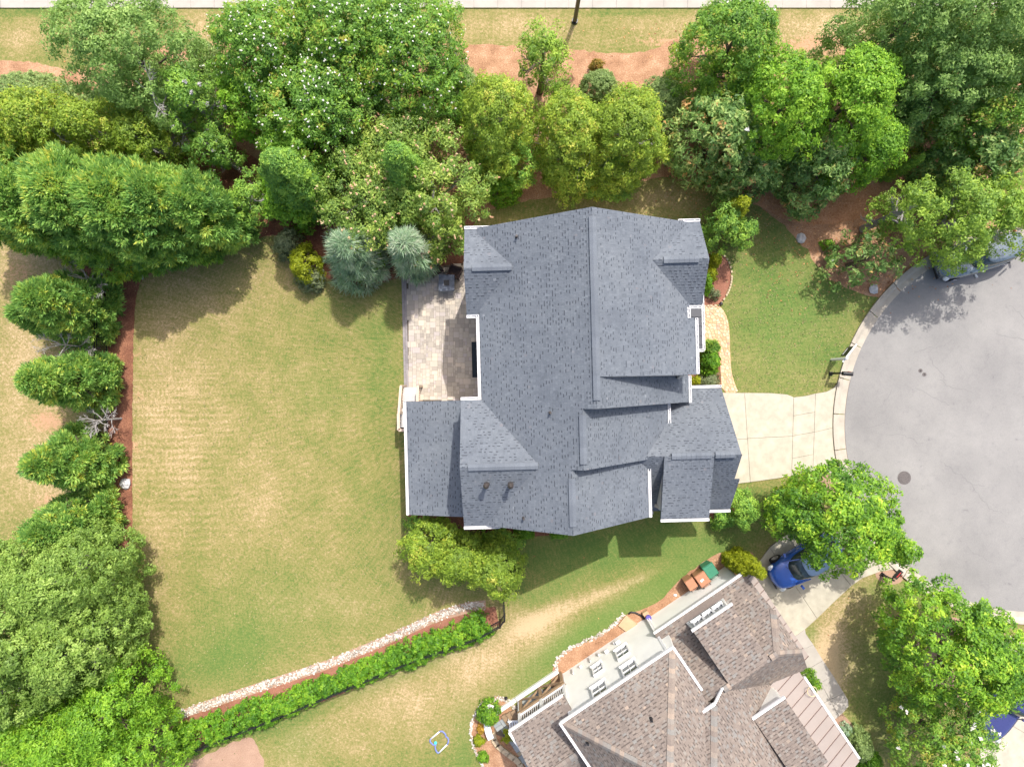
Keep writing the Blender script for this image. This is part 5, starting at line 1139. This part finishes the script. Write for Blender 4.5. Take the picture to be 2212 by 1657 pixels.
def plant(name, label, cat, x, y, zc, h, rpx, leaf, style='broad', prof='round', z0=None, dens=1., lob=.12, sx=1, sy=1, rz=0, group=None, bark='bark', trunk=True, flowers=None, inner=.25, twig=0, base=None, sub=3, open_=1.):
    """x, y: where the crown's middle (height zc) stands in the photo; or base=(x, y) for its foot"""
    global PSEED; PSEED += 1; r = np.random.default_rng(100+PSEED)
    if base: X, Y, _ = W(*base); R = rpx/PX
    else: X, Y, _ = W(x, y, zc); R = rpx*(H-zc)/(PX*H)
    z0 = h*.18 if z0 is None else z0
    t = thing(name, label, cat, (X, Y, 0), rz, group); md, size, asp, cr, per, up, sq, tint = STYLE[style]
    if R < 1.0 and style not in ('tight', 'shrub'): cr *= .75; size *= .85; per = int(per*.8)
    Rm = R*math.sqrt(sx*sy); area = 2*math.pi*Rm*max(Rm, .8*(h-z0)*.75)+math.pi*Rm*Rm*.3; n = max(10, int(area/(cr*cr)*.80*dens))
    C, N = clumps(r, n, z0, h-z0, R-cr*.6 if R > 2*cr else R*.8, prof, lob, inner, PSEED)
    C[:, 0] *= sx; C[:, 1] *= sy
    C[:, :2] += r.normal(0, .04, (len(C), 2))
    parts = [leaves(r, C, N, per, cr, size, asp, md, up, sq, tint)]
    # sparse leaves deep inside keep the crown from reading as a shell
    leafobj('crown', parts, LM[leaf], t)
    if trunk: limbs(r, h*.9, z0, Rm, M[bark], t, 7, max(.03, min(.2, .035*h)), sub, 'trunk', .8, twig)
    for fl in flowers or []:
        fleaf, fn, fs, fc = fl; k = r.integers(0, len(C), int(fn*area)); Cf = C[k]+N[k]*cr*r.uniform(.6, 1.15, (len(k), 1)); Nf = N[k]
        top = (N[k][:, 2] > -.1) & (np.sin(C[k][:, 0]*2.1+1)+np.sin(C[k][:, 1]*2.4)+r.normal(0, .8, len(k)) > -.5); Cf, Nf = Cf[top], Nf[top]; leafobj('blossom', [leaves(r, Cf, Nf, fc, fs*.7, fs, .8, 'leaf', .9, .6, .1)], LM[fleaf], t)
    return t
WH = [('blossom', 12, .055, 4)]
# --- belt of trees along the top, left to right
plant('oak_tree', 'tall feathery grey-green oak at the top left, in front of the pavement', 'tree', 275, 112, 5.5, 8.5, 150, 'oak', 'wispy', 'round', 1.5, 1.0, .20, 1, .9)
plant('oak_tree', 'low grey-green oak growth under the tall feathery oak, beside the round bush', 'tree', 330, 200, 3.0, 4.8, 95, 'oak', 'fine', 'round', .6, .9, .15)
plant('round_shrub', 'clipped round dark bush under the feathery oak on its lower left', 'shrub', 232, 228, 1.2, 2.2, 42, 'shrub', 'tight', 'dome', .05, 1.2, .03, trunk=False)
plant('round_shrub', 'clipped round bush squeezed between the feathery oak and the white-flowered trees', 'shrub', 436, 118, 1.4, 2.2, 36, 'shrub', 'tight', 'dome', .05, 1.2, .03, trunk=False)
plant('mounded_shrub', 'wide pale green mounded bush at the left edge above the yellowish pines', 'shrub', 60, 228, 1.2, 2.4, 125, 'shrub', 'tight', 'dome', .05, .9, .03, 1, .62, trunk=False)
for x, y, R_, h, lb in ((30, 262, 70, 6.2, 'yellow-green pine at the left edge, leftmost of the upper row'), (115, 282, 78, 6.6, 'yellow-green pine second from the left in the upper row'), (215, 288, 74, 6.4, 'yellow-green pine with bare twigs showing, in the middle of the upper row'), (318, 312, 60, 5.4, 'smaller yellow-green pine at the right end of the upper row'), (40, 330, 60, 5.0, 'low yellow-green pine at the left edge behind the blue-green conifers')):
    plant('pine_tree', lb, 'pine', x, y, h*.62, h, R_, 'pine', 'pine', 'round', .8, .85, .2, group='yellowish pines at the upper left', bark='greybark', twig=1)
for x, y, R_, h, lb in ((20, 420, 92, 7.2, 'blue-green conifer at the left edge, leftmost of the big row above the lawn'), (110, 452, 88, 7.6, 'blue-green conifer second from the left in the big row above the lawn'), (205, 448, 98, 8.0, 'blue-green conifer with yellow tips, third in the big row above the lawn'), (295, 462, 94, 7.8, 'blue-green conifer fourth in the big row above the lawn, next to the triangular rock'), (375, 455, 84, 7.2, 'blue-green conifer fifth in the big row above the lawn'), (446, 462, 72, 6.4, 'blue-green conifer at the right end of the big row above the lawn')):
    plant('leyland_cypress', lb, 'conifer', x, y, h*.5, h, R_, 'bluecyp', 'conifer', 'round', .3, 1.25, .16, .95, 1.18, rz=.3, group='big conifers above the lawn')
for x, y, R_, h, lb in ((240, 515, 74, 5.0, 'low dark green skirt conifer in front of the big row, left of the rock'), (330, 518, 66, 4.8, 'low dark green skirt conifer in front of the big row, by the triangular rock'), (418, 500, 64, 4.6, 'low dark green skirt conifer in front of the big row, above the lawn corner'), (148, 495, 70, 5.0, 'low dark green skirt conifer in front of the big row, above the bare tree')):
    plant('leyland_cypress', lb, 'conifer', x, y, h*.5, h, R_, 'cypress', 'conifer', 'round', .2, 1.1, .16, group='low conifers at the lawn edge')
plant('pine_tree', 'dying pine with silver-grey bare branches left of the white-flowered trees', 'pine', 432, 235, 3.6, 6.2, 72, 'greencyp', 'pine', 'round', 1.0, .55, .25, .8, 1.3, bark='greybark', flowers=[('tips', .9, .12, 9)], inner=.4, twig=2)
X, Y, _ = W(455, 320); t = thing('dead_tree', 'silver-grey leafless crown leaning over the thin pines left of the white-blossomed trees', 'tree', (X, Y, 0)); limbs(np.random.default_rng(12), 7.4, 3.5, 1.6, M['greybark'], t, 9, .09, 6, 'trunk', 1., 5, (-.3, .6))
plant('pine_tree', 'thin pine with dead grey tufts beside the brown gap above the lawn', 'pine', 470, 330, 2.4, 4.2, 48, 'greencyp', 'pine', 'round', .8, .45, .25, bark='greybark', flowers=[('tips', .7, .12, 8)], inner=.4, twig=2)
# white crape myrtles, one big canopy of four
for x, y, R_, h, lb in ((590, 120, 128, 7.2, 'left one of the four white-blossomed crape myrtles'), (745, 95, 135, 7.8, 'top middle one of the four white-blossomed crape myrtles'), (890, 125, 138, 7.6, 'right one of the four white-blossomed crape myrtles, next to the orange bank'), (700, 232, 150, 6.8, 'lower middle one of the four white-blossomed crape myrtles')):
    plant('crape_myrtle', lb, 'tree', x, y, h*.6, h, R_, 'myrtle', 'fine', 'round', 1.2, 1.15, .12, flowers=WH, group='white crape myrtles in the tree belt')
plant('round_shrub', 'dark clipped bush peeping out at the right edge of the white-blossomed trees', 'shrub', 990, 190, 1.5, 3.0, 52, 'shrub', 'tight', 'dome', .05, 1.1, .03, trunk=False)
plant('cherry_laurel', 'glossy bright green bush between the rounded cypress and the silk tree', 'shrub', 632, 425, 2.0, 3.6, 66, 'bright', 'broad', 'round', .3, 1.1, .18)
plant('cherry_laurel', 'bright green foliage below the white-blossomed trees', 'tree', 640, 330, 3.2, 5.0, 75, 'bright', 'broad', 'round', .5, .9, .18)
plant('cherry_laurel', 'bright green foliage at the left foot of the white-blossomed trees', 'tree', 555, 215, 3.2, 5.2, 85, 'bright', 'broad', 'round', .5, .9, .18)
plant('columnar_cypress', 'tall light green cypress with a rounded top between the brown gap and the bright bush', 'conifer', 0, 0, 0, 7.4, 58, 'greencyp', 'pine', 'column', .3, 1.2, .10, base=(690, 440), inner=.2)
plant('columnar_cypress', 'light green cypress tip rising out of the pink-flowered silk tree', 'conifer', 0, 0, 0, 7.6, 46, 'greencyp', 'pine', 'column', .5, 1.2, .14, base=(905, 430), inner=.2)
plant('small_pine', 'small loose pine with grey bare twigs at the top of the lawn', 'pine', 545, 432, 2.0, 3.4, 52, 'greencyp', 'pine', 'round', .5, .7, .25, .85, 1.25, bark='greybark', twig=2)
for x, y, R_, h, sx_, lb in ((800, 425, 118, 5.2, 1, 'left spreading silk tree covered in pink tufts'), (935, 400, 118, 5.6, 1, 'right spreading silk tree covered in pink tufts, by the grey house'), (860, 300, 95, 5.4, 1.15, 'upper spreading silk tree covered in pink tufts'), (945, 500, 70, 3.6, 1, 'low silk tree branches with pink tufts over the terrace corner')):
    plant('silk_tree', lb, 'tree', x, y, h*.75, h, R_, 'mimosa', 'wispy', 'flat', h*.42, .9, .20, sx_, 1, flowers=[('pink', 20, .065, 3)], bark='greybark', group='pink-flowered silk trees by the terrace', twig=1)
plant('blue_spruce', 'blue-grey spruce over the bed at the upper middle of the lawn', 'conifer', 0, 0, 0, 5.2, 62, 'spruce', 'spruce', 'ovoid', .2, 1.3, .2, base=(790, 565))
plant('blue_spruce', 'blue-grey spruce with its tip over the silk trees, left of the terrace', 'conifer', 0, 0, 0, 5.6, 56, 'spruce', 'spruce', 'ovoid', .2, 1.2, .2, base=(905, 565))
plant('blue_spruce', 'low blue-grey spruce boughs above the shadow on the lawn', 'conifer', 772, 590, 1.0, 2.2, 48, 'spruce', 'spruce', 'dome', .1, 1.1, .25, 1.1, .8)
plant('privet', 'bright green privet in front of the blue-grey spruce', 'shrub', 785, 560, 1.2, 2.2, 44, 'bright', 'shrub', 'round', .2, .8, .2)
plant('arborvitae', 'yellow-green arborvitae at the edge of the lawn beside the blue-grey spruce', 'shrub', 662, 572, 1.0, 2.3, 34, 'lime', 'fine', 'dome', .05, 1.1, .08, .9, 1.5)
plant('variegated_shrub', 'pale edged bush hugging the foot of the yellow-green arborvitae', 'shrub', 668, 602, .6, 1.2, 34, 'dusty', 'shrub', 'dome', .02, 1., .06, 1, .8)
plant('dusty_shrub', 'dull grey-green bush at the top edge of the lawn left of the arborvitae', 'shrub', 622, 526, 1.0, 1.9, 34, 'dusty', 'shrub', 'dome', .05, 1.0, .08)
plant('pine_tree', 'rounded yellow-green pine left of the sparse tree, with dead twigs in its top', 'pine', 1075, 262, 4.2, 6.8, 80, 'pine', 'pine', 'round', .6, 1.1, .13, .98, 1.3, bark='greybark', twig=1)
plant('cypress_tree', 'dark green lower part behind the rounded pine above the house', 'conifer', 1085, 330, 2.4, 4.4, 76, 'cypress', 'pine', 'round', .3, .9, .14)
plant('pine_tree', 'rounded yellow-green conifer, left one of the pair above the roof', 'pine', 1232, 300, 4.0, 6.6, 78, 'pine', 'pine', 'round', .4, 1.15, .13, 1, 1.36, bark='greybark', twig=1)
plant('pine_tree', 'rounded yellow-green conifer, right one of the pair above the roof', 'pine', 1352, 300, 4.0, 6.8, 86, 'pine', 'pine', 'round', .4, 1.15, .13, 1, 1.28, bark='greybark', twig=1)
plant('cypress_tree', 'green skirt of the conifer pair above the roof', 'conifer', 1290, 365, 1.8, 3.4, 100, 'greencyp', 'pine', 'round', .2, .9, .14, 1.05, .6)
plant('bright_shrub', 'vivid green bush at the corner bed above the left roof gable', 'shrub', 1082, 408, 1.0, 2.2, 40, 'hedge', 'shrub', 'dome', .05, 1.1, .12, 1.1, .85)
plant('redbud', 'thin sparse young tree on the orange bank by the street light', 'tree', 1172, 135, 3.4, 5.6, 76, 'sparse', 'wispy', 'round', .9, .42, .18, .95, 1.2, bark='bark', inner=.6, twig=3, sub=5)
plant('round_shrub', 'clipped round bush below the small orange shrub', 'shrub', 1296, 186, 1.2, 2.0, 42, 'shrub', 'tight', 'dome', .05, 1.2, .02, 1, .95, trunk=False)
plant('orange_shrub', 'small orange-tinged shrub on the pine straw above the round bush', 'shrub', 1290, 144, .4, .8, 16, 'orangebush', 'tight', 'dome', .02, 1., .1, trunk=False)
plant('round_shrub', 'large clipped oval bush right of the conifer pair', 'shrub', 1432, 232, 1.5, 2.8, 66, 'shrub', 'tight', 'dome', .05, 1.15, .03, .95, 1.1, trunk=False)
plant('crape_myrtle', 'dense green tree with a few white tips on the pine straw bank', 'tree', 1570, 112, 4.2, 7.0, 118, 'myrtle', 'fine', 'round', .8, 1.15, .08, 1, .9, flowers=[('blossom', .7, .075, 3)])
plant('holly', 'dark green foliage below the dense tree on the pine straw bank', 'tree', 1590, 195, 3.0, 5.2, 85, 'maple', 'fine', 'round', .5, .9, .12)
for x, y, R_, h, lb in ((1545, 300, 98, 5.8, 'magnolia right of the clipped oval bush'), (1758, 362, 80, 5.8, 'magnolia with yellowing leaves in front of the lime green tree'), (1618, 368, 68, 4.6, 'magnolia over the bed above the front lawn'), (1930, 270, 44, 5.4, 'narrow magnolia at the right of the lime green tree')):
    plant('magnolia', lb, 'tree', x, y, h*.55, h, R_, 'magnolia', 'magnolia', 'round', .4, .95, .18, flowers=[('blossom', .10, .16, 3)], group='magnolias above the front lawn', twig=1)
plant('river_birch', 'lime green tree between the two magnolias above the front lawn', 'tree', 1690, 235, 5.4, 8.0, 95, 'bright', 'fine', 'round', 1.4, 1.05, .15, .95, 1.2)
plant('river_birch', 'lime green tree right of the magnolias, reaching down to the pine straw', 'tree', 1830, 225, 5.4, 8.2, 110, 'bright', 'fine', 'round', 1.2, 1.05, .15, .95, 1.1)
plant('river_birch', 'lower lime green branches right of the yellowing magnolia', 'tree', 1872, 330, 4.0, 6.2, 70, 'bright', 'fine', 'round', .8, .95, .15)
for x, y, R_, h, lb in ((1930, 75, 110, 9.2, 'left one of the big blue-green elms in the top right corner'), (2060, 60, 135, 10, 'middle one of the big blue-green elms in the top right corner'), (2180, 120, 110, 9.4, 'right one of the big blue-green elms in the top right corner'), (2030, 190, 110, 8.2, 'lower one of the big blue-green elms at the top right')):
    plant('elm_tree', lb, 'tree', x, y, h*.6, h, R_, 'oak', 'wispy', 'round', 1.8, 1.0, .22, group='big elms in the top right corner')
plant('crape_myrtle', 'white-tipped green tree at the right edge below the elms', 'tree', 2150, 255, 4.6, 7, 105, 'myrtle', 'fine', 'round', .8, 1.0, .15, flowers=[('blossom', .8, .08, 4)])
plant('magnolia', 'dark magnolia at the right edge above the street tree', 'tree', 2110, 350, 3.6, 6.0, 100, 'magnolia', 'magnolia', 'round', .4, .9, .18, 1.1, .75, flowers=[('blossom', .15, .14, 3)], twig=1)
plant('spiral_cypress', 'narrow dark green cypress standing in the brown gap at the right', 'conifer', 0, 0, 0, 3.6, 13, 'cypress', 'tight', 'column', .05, 1.2, .02, base=(1908, 386), trunk=False)
for x, y, R_, lb in ((2078, 472, 112, 'left half of the light green street tree over the parked suv'), (2165, 460, 100, 'right half of the light green street tree over the parked suv'), (1965, 450, 60, 'thin left branches of the light green street tree')):
    plant('willow_oak', lb, 'tree', x, y, 4.4, 6.6, R_, 'sparse', 'fine', 'round', 1.8, .8 if R_ > 90 else .40, .26, 1, .95, bark='greybark', twig=3, sub=5, inner=.45, group='light green street tree at the kerb')
plant('magnolia', 'small open magnolia by the kerb at the end of the front lawn', 'tree', 1862, 562, 1.6, 3.2, 68, 'magnolia', 'magnolia', 'round', .3, .42, .22, 1.1, .9, twig=2, flowers=[('blossom', .05, .15, 3)])
plant('seedling', 'tiny green shrub in the pine straw left of the small magnolia', 'shrub', 1788, 528, .3, .6, 14, 'maple', 'shrub', 'dome', .02, .7, .2, trunk=False)
plant('hollywood_juniper', 'twisted bright juniper at the upper right corner of the grey house', 'shrub', 1572, 492, 1.8, 3.4, 50, 'greencyp', 'pine', 'round', .2, .8, .34, 1.1, .95)
plant('hollywood_juniper', 'upright tip of the juniper near the front corner of the house', 'shrub', 1588, 455, 2.4, 4.0, 18, 'lime', 'pine', 'column', .6, 1.0, .2, 1, 1.6)
# --- bushes round the grey house
plant('golden_shrub', 'golden yellow shrub at the top of the front mulch bed', 'shrub', 1546, 562, .5, .9, 13, 'lime', 'tight', 'dome', .02, 1.3, .1, .9, 1.4, trunk=False, group='shrubs in the front mulch bed')
plant('golden_shrub', 'smaller yellow-green shrub in the middle of the front mulch bed', 'shrub', 1538, 592, .5, .9, 11, 'lime', 'tight', 'dome', .02, 1.2, .1, .9, 1.3, trunk=False, group='shrubs in the front mulch bed')
plant('boxwood', 'dark low hedge against the wall behind the front mulch bed', 'shrub', 1529, 612, .4, .9, 12, 'hedge', 'tight', 'dome', .02, 1.2, .05, .6, 2.6, trunk=False)
plant('spirea', 'thin pale shrub with dry twigs at the bottom of the front mulch bed', 'shrub', 1543, 635, .3, .6, 13, 'dusty', 'tight', 'dome', .02, .7, .15, trunk=False)
plant('box_hedge', 'clipped rectangular green hedge in front of the entrance', 'shrub', 1534, 782, .6, 1.3, 23, 'hedge', 'shrub', 'column', .02, 1.5, .03, .95, 1.6, trunk=False)
plant('blue_juniper', 'dark blue-green juniper above the clipped entrance hedge', 'shrub', 1532, 750, .5, 1.1, 22, 'bluecyp', 'conifer', 'dome', .02, .9, .25, 1, .7, trunk=False)
plant('mixed_shrub', 'dusty green shrub in the corner above the garage roof', 'shrub', 1532, 822, .4, .9, 24, 'dusty', 'shrub', 'dome', .02, 1.0, .15, 1.2, .6, trunk=False)
plant('golden_shrub', 'small yellow shrub in the corner above the garage roof', 'shrub', 1504, 822, .4, .7, 11, 'lime', 'tight', 'dome', .02, 1.1, .1, trunk=False)
plant('cypress_shrub', 'bright green cypress at the lower right corner of the garage', 'shrub', 1598, 1098, 1.2, 2.6, 34, 'greencyp', 'pine', 'round', .1, 1.0, .25, .95, 1.4)
plant('cypress_shrub', 'dark green low cypress tucked under the garage eaves', 'shrub', 1560, 1118, .7, 1.4, 26, 'cypress', 'pine', 'dome', .05, .9, .2)
for x, y, R_, h, lb in ((925, 1185, 62, 4.6, 'left one of the yellow-green pines below the grey house'), (990, 1205, 58, 4.8, 'middle one of the yellow-green pines below the grey house'), (1068, 1228, 66, 4.8, 'right one of the yellow-green pines below the grey house, by the iron fence')):
    plant('pine_tree', lb, 'pine', x, y, h*.65, h, R_, 'pine', 'pine', 'round', .9, 1.05, .22, 1, .95, group='yellow-green pines below the grey house', bark='bark', twig=1)
plant('azalea', 'dark green bush in the shade against the lower wall of the grey house', 'shrub', 1080, 1172, .7, 1.5, 44, 'cypress', 'shrub', 'dome', .02, .8, .2, 1.2, .8)
plant('box_ball', 'small round dark green bush against the wall, left one of two', 'shrub', 1136, 1150, .4, .8, 18, 'hedge', 'tight', 'dome', .02, 1.2, .04, 1.2, .8, trunk=False)
plant('box_ball', 'small round dark green bush against the wall, right one of two', 'shrub', 1208, 1152, .4, .8, 18, 'hedge', 'tight', 'dome', .02, 1.2, .04, 1.2, .7, trunk=False)
plant('fern_clump', 'shaded green clump beneath the low rear roof', 'shrub', 908, 1128, .3, .7, 28, 'cypress', 'shrub', 'dome', .02, .7, .2, 1.4, .6, trunk=False)
# --- left row of leaning-looking conifers
for bx, by, h, R_, lb in ((220, 672, 6.0, 80, 'conifer under the bare tree, uppermost of the row on the left'), (160, 690, 4.4, 56, 'conifer left of the uppermost one in the row on the left'), (220, 822, 5.9, 74, 'second conifer in the row on the left of the lawn'), (220, 982, 5.6, 70, 'third conifer in the row on the left of the lawn, above the oval rock'), (220, 1112, 5.6, 76, 'fourth conifer in the row on the left of the lawn')):
    plant('leyland_cypress', lb, 'conifer', 0, 0, 0, h, R_, 'cypress' if h > 6 else 'bluecyp', 'conifer', 'ovoid', .15, 1.25, .16, base=(bx, by), group='conifers along the left edge of the lawn', inner=.2)
def bare_tree(name, label, x, y, h, R_, seed, lean=(0, 0)):
    X, Y, _ = W(x, y); r = np.random.default_rng(seed); t = thing(name, label, 'tree', (X, Y, 0)); limbs(r, h, .5, R_, M['greybark'], t, 10, .07, 6, 'trunk', 1., 4, lean)
bare_tree('dead_tree', 'leafless silver-grey tree above the first left conifer', 252, 620, 4.4, 1.25, 5)
bare_tree('dead_tree', 'leafless grey tree lying open between the first and second left conifers', 215, 752, 4.2, 1.2, 6)
bare_tree('dead_tree', 'leafless grey tree between the second and third left conifers', 262, 904, 3.6, .95, 8)
# --- lower left corner
for x, y, R_, h, lb in ((60, 1235, 95, 7.6, 'upper left tree of the grey-green grove in the lower left'), (180, 1235, 110, 8.0, 'upper right tree of the grey-green grove beside the lawn'), (100, 1350, 120, 8.6, 'central tree of the grey-green grove in the lower left'), (215, 1380, 92, 7.8, 'right tree of the grey-green grove beside the lawn shadow'), (60, 1470, 100, 8.0, 'lower tree of the grey-green grove at the left edge'), (190, 1300, 110, 7.2, 'middle right tree of the grey-green grove')):
    plant('elm_tree', lb, 'tree', x-28, y+8, h*.6, h, R_*.96, 'grove', 'fine', 'round', 1.2, 1.05, .18, group='grove in the lower left', bark='greybark', twig=1)
plant('cherry_laurel', 'dark emerald bush below the grove in the lower left', 'tree', 60, 1560, 4.0, 6.4, 95, 'bright', 'broad', 'round', .6, .9, .16)
for x, y, R_, h, lb in ((245, 1530, 92, 6.6, 'feathery bright green tree touching the end of the pebble strip'), (150, 1600, 110, 6.8, 'feathery bright green tree in the bottom left corner'), (290, 1620, 85, 6.0, 'feathery bright green tree beside the end of the hedge')):
    plant('willow_tree', lb, 'tree', x, y, h*.6, h, R_, 'bright', 'wispy', 'round', .8, 1.05, .22, group='feathery trees in the bottom left corner')
# --- hedge: one thing
X, Y, _ = W(700, 1500); t = thing('long_hedge', 'long leafy green hedge along the iron fence at the foot of the lawn', 'hedge', (X, Y, 0)); r = np.random.default_rng(55); Cs = []; Ns = []
HP = [(1052, 1350, 31), (1010, 1372, 30), (960, 1392, 24), (905, 1414, 26), (880, 1420, 34), (840, 1437, 20), (790, 1458, 24), (740, 1478, 20), (700, 1493, 19), (650, 1515, 24), (600, 1540, 22), (560, 1548, 34), (515, 1562, 32), (470, 1580, 30), (420, 1600, 34), (370, 1622, 36)]
for (x0, y0, r0), (x1, y1, r1) in zip(HP[:-1], HP[1:]):
    L = math.hypot(x1-x0, y1-y0); n = int(L*1.75); f = r.random(n); px0 = x0+(x1-x0)*f; py0 = y0+(y1-y0)*f; rr = (r0+(r1-r0)*f); s_ = r.uniform(-1, 1, n)
    nx_, ny_ = -(y1-y0)/L, (x1-x0)/L; hh = 1.15*np.sqrt(np.clip(1-(np.abs(s_)**2.5), .06, 1))*r.uniform(.75, 1.08, n)*(.85+.25*np.sin(f*9+x0)); zf = (H-1.)/(PX*H)
    Cs.append(np.stack([(px0+nx_*s_*rr-1106)*zf-X, (828.5-(py0+ny_*s_*rr))*zf-Y, hh], 1)); Ns.append(unit(np.stack([nx_*s_, -ny_*s_, np.full(n, .7)], 1)))
C, N = np.concatenate(Cs), np.concatenate(Ns); leafobj('foliage', [leaves(r, C, N, 26, .17, .115, .6, 'leaf', .4, .8, .15), leaves(r, C*np.array([1, 1, .5]), N, 10, .2, .12, .6, 'leaf', .4, .8, .15)], LM['hedge'], t)
m = LB()
for k in range(60):
    i = r.integers(len(C)); m.tube([(C[i][0], C[i][1], 0), (C[i][0], C[i][1], C[i][2]*.8)], [.02, .008], 4)
m.build('stems', M['bark'], t)
# --- right side: street maples
plant('maple_tree', 'bright green maple between the driveway and the street, over the blue car', 'tree', 1826, 1122, 4.6, 6.8, 128, 'maple', 'broad', 'round', 1.6, 1.05, .16, 1, .9, inner=.2, bark='bark', twig=1)
plant('maple_tree', 'left side of the bright green maple over the lawn above the blue car', 'tree', 1722, 1118, 4.0, 5.6, 52, 'maple', 'broad', 'round', 1.8, 1.0, .2)
plant('maple_tree', 'low right branch of the bright green maple reaching over the asphalt', 'tree', 1930, 1180, 3.6, 5.0, 40, 'maple', 'broad', 'round', 2.0, 1., .25, 1.1, .9, group=None)
plant('maple_tree', 'large bright green maple at the right edge below the kerb', 'tree', 2056, 1402, 4.4, 7.0, 136, 'maple', 'broad', 'round', 1.6, 1.0, .15, 1.05, .95, inner=.2, twig=1)
plant('maple_tree', 'outer right branches of the large maple over the sidewalk', 'tree', 2150, 1430, 4.0, 6.0, 70, 'maple', 'broad', 'round', 1.6, .9, .2, 1, 1.3)
plant('crape_myrtle', 'white-flowered crape myrtle below the large maple in the lower right corner', 'tree', 2040, 1600, 3.2, 5.2, 98, 'myrtle', 'fine', 'round', .8, .95, .18, 1, 1, flowers=[('blossom', 2.4, .12, 9)])
plant('arborvitae', 'tall narrow golden arborvitae beside the green bin', 'conifer', 0, 0, 0, 4.2, 20, 'lime', 'tight', 'column', .05, 1.3, .05, base=(1586, 1195), trunk=False)
plant('arborvitae', 'shorter narrow golden arborvitae at the upper left of the tall one', 'conifer', 0, 0, 0, 3.0, 17, 'lime', 'tight', 'column', .05, 1.3, .05, base=(1571, 1203), trunk=False)
for x, y, R_, lf, lb in ((1059, 1543, 26, 'maple', 'round dark green bush at the top of the kidney-shaped bed'),): plant('round_shrub', lb, 'shrub', x-3, y-3, .7, 1.4, R_, lf, 'shrub', 'dome', .05, 1.1, .08)
plant('small_shrub', 'golden orange small shrub, topmost of the three in the kidney-shaped bed', 'shrub', 1041, 1572, .25, .5, 12, 'golden', 'tight', 'dome', .01, 1., .06, trunk=False)
plant('small_shrub', 'round lime green shrub, middle of the three in the kidney-shaped bed', 'shrub', 1034, 1600, .25, .5, 12, 'lime', 'tight', 'dome', .01, 1.2, .04, trunk=False)
plant('small_shrub', 'round green shrub, lowest of the three in the kidney-shaped bed', 'shrub', 1044, 1636, .25, .5, 12, 'bright', 'tight', 'dome', .01, 1.2, .04, trunk=False)
plant('hosta', 'yellow-green plant against the porch corner of the brown-roofed house', 'shrub', 1098, 1588, .3, .7, 14, 'lime', 'tight', 'dome', .01, .8, .2, trunk=False)
plant('potted_holly', 'dark leafy bush in the walk corner beside the mauve porch roof', 'shrub', 1752, 1472, .6, 1.3, 18, 'maple', 'shrub', 'dome', .05, 1.0, .15, .8, 1.3)
plant('blue_fescue', 'wispy blue-green plant in the bed beside the front walk', 'shrub', 1830, 1578, .25, .5, 17, 'spruce', 'tight', 'dome', .01, .7, .2, trunk=False)
plant('oval_boxwood', 'large smooth oval bush beside the mauve porch roof, upper one', 'shrub', 1858, 1608, .7, 1.5, 28, 'shrub', 'tight', 'dome', .05, 1.3, .02, .9, 1.25, trunk=False)
plant('oval_boxwood', 'large smooth oval bush cut off by the bottom edge of the picture, lower one', 'shrub', 1880, 1648, .7, 1.4, 27, 'hedge', 'tight', 'dome', .05, 1.3, .02, trunk=False)
open('/tmp/count.txt','w').write(str(NLEAF)) if 0 else None
print('leaves', NLEAF, 'objects', len(bpy.data.objects))
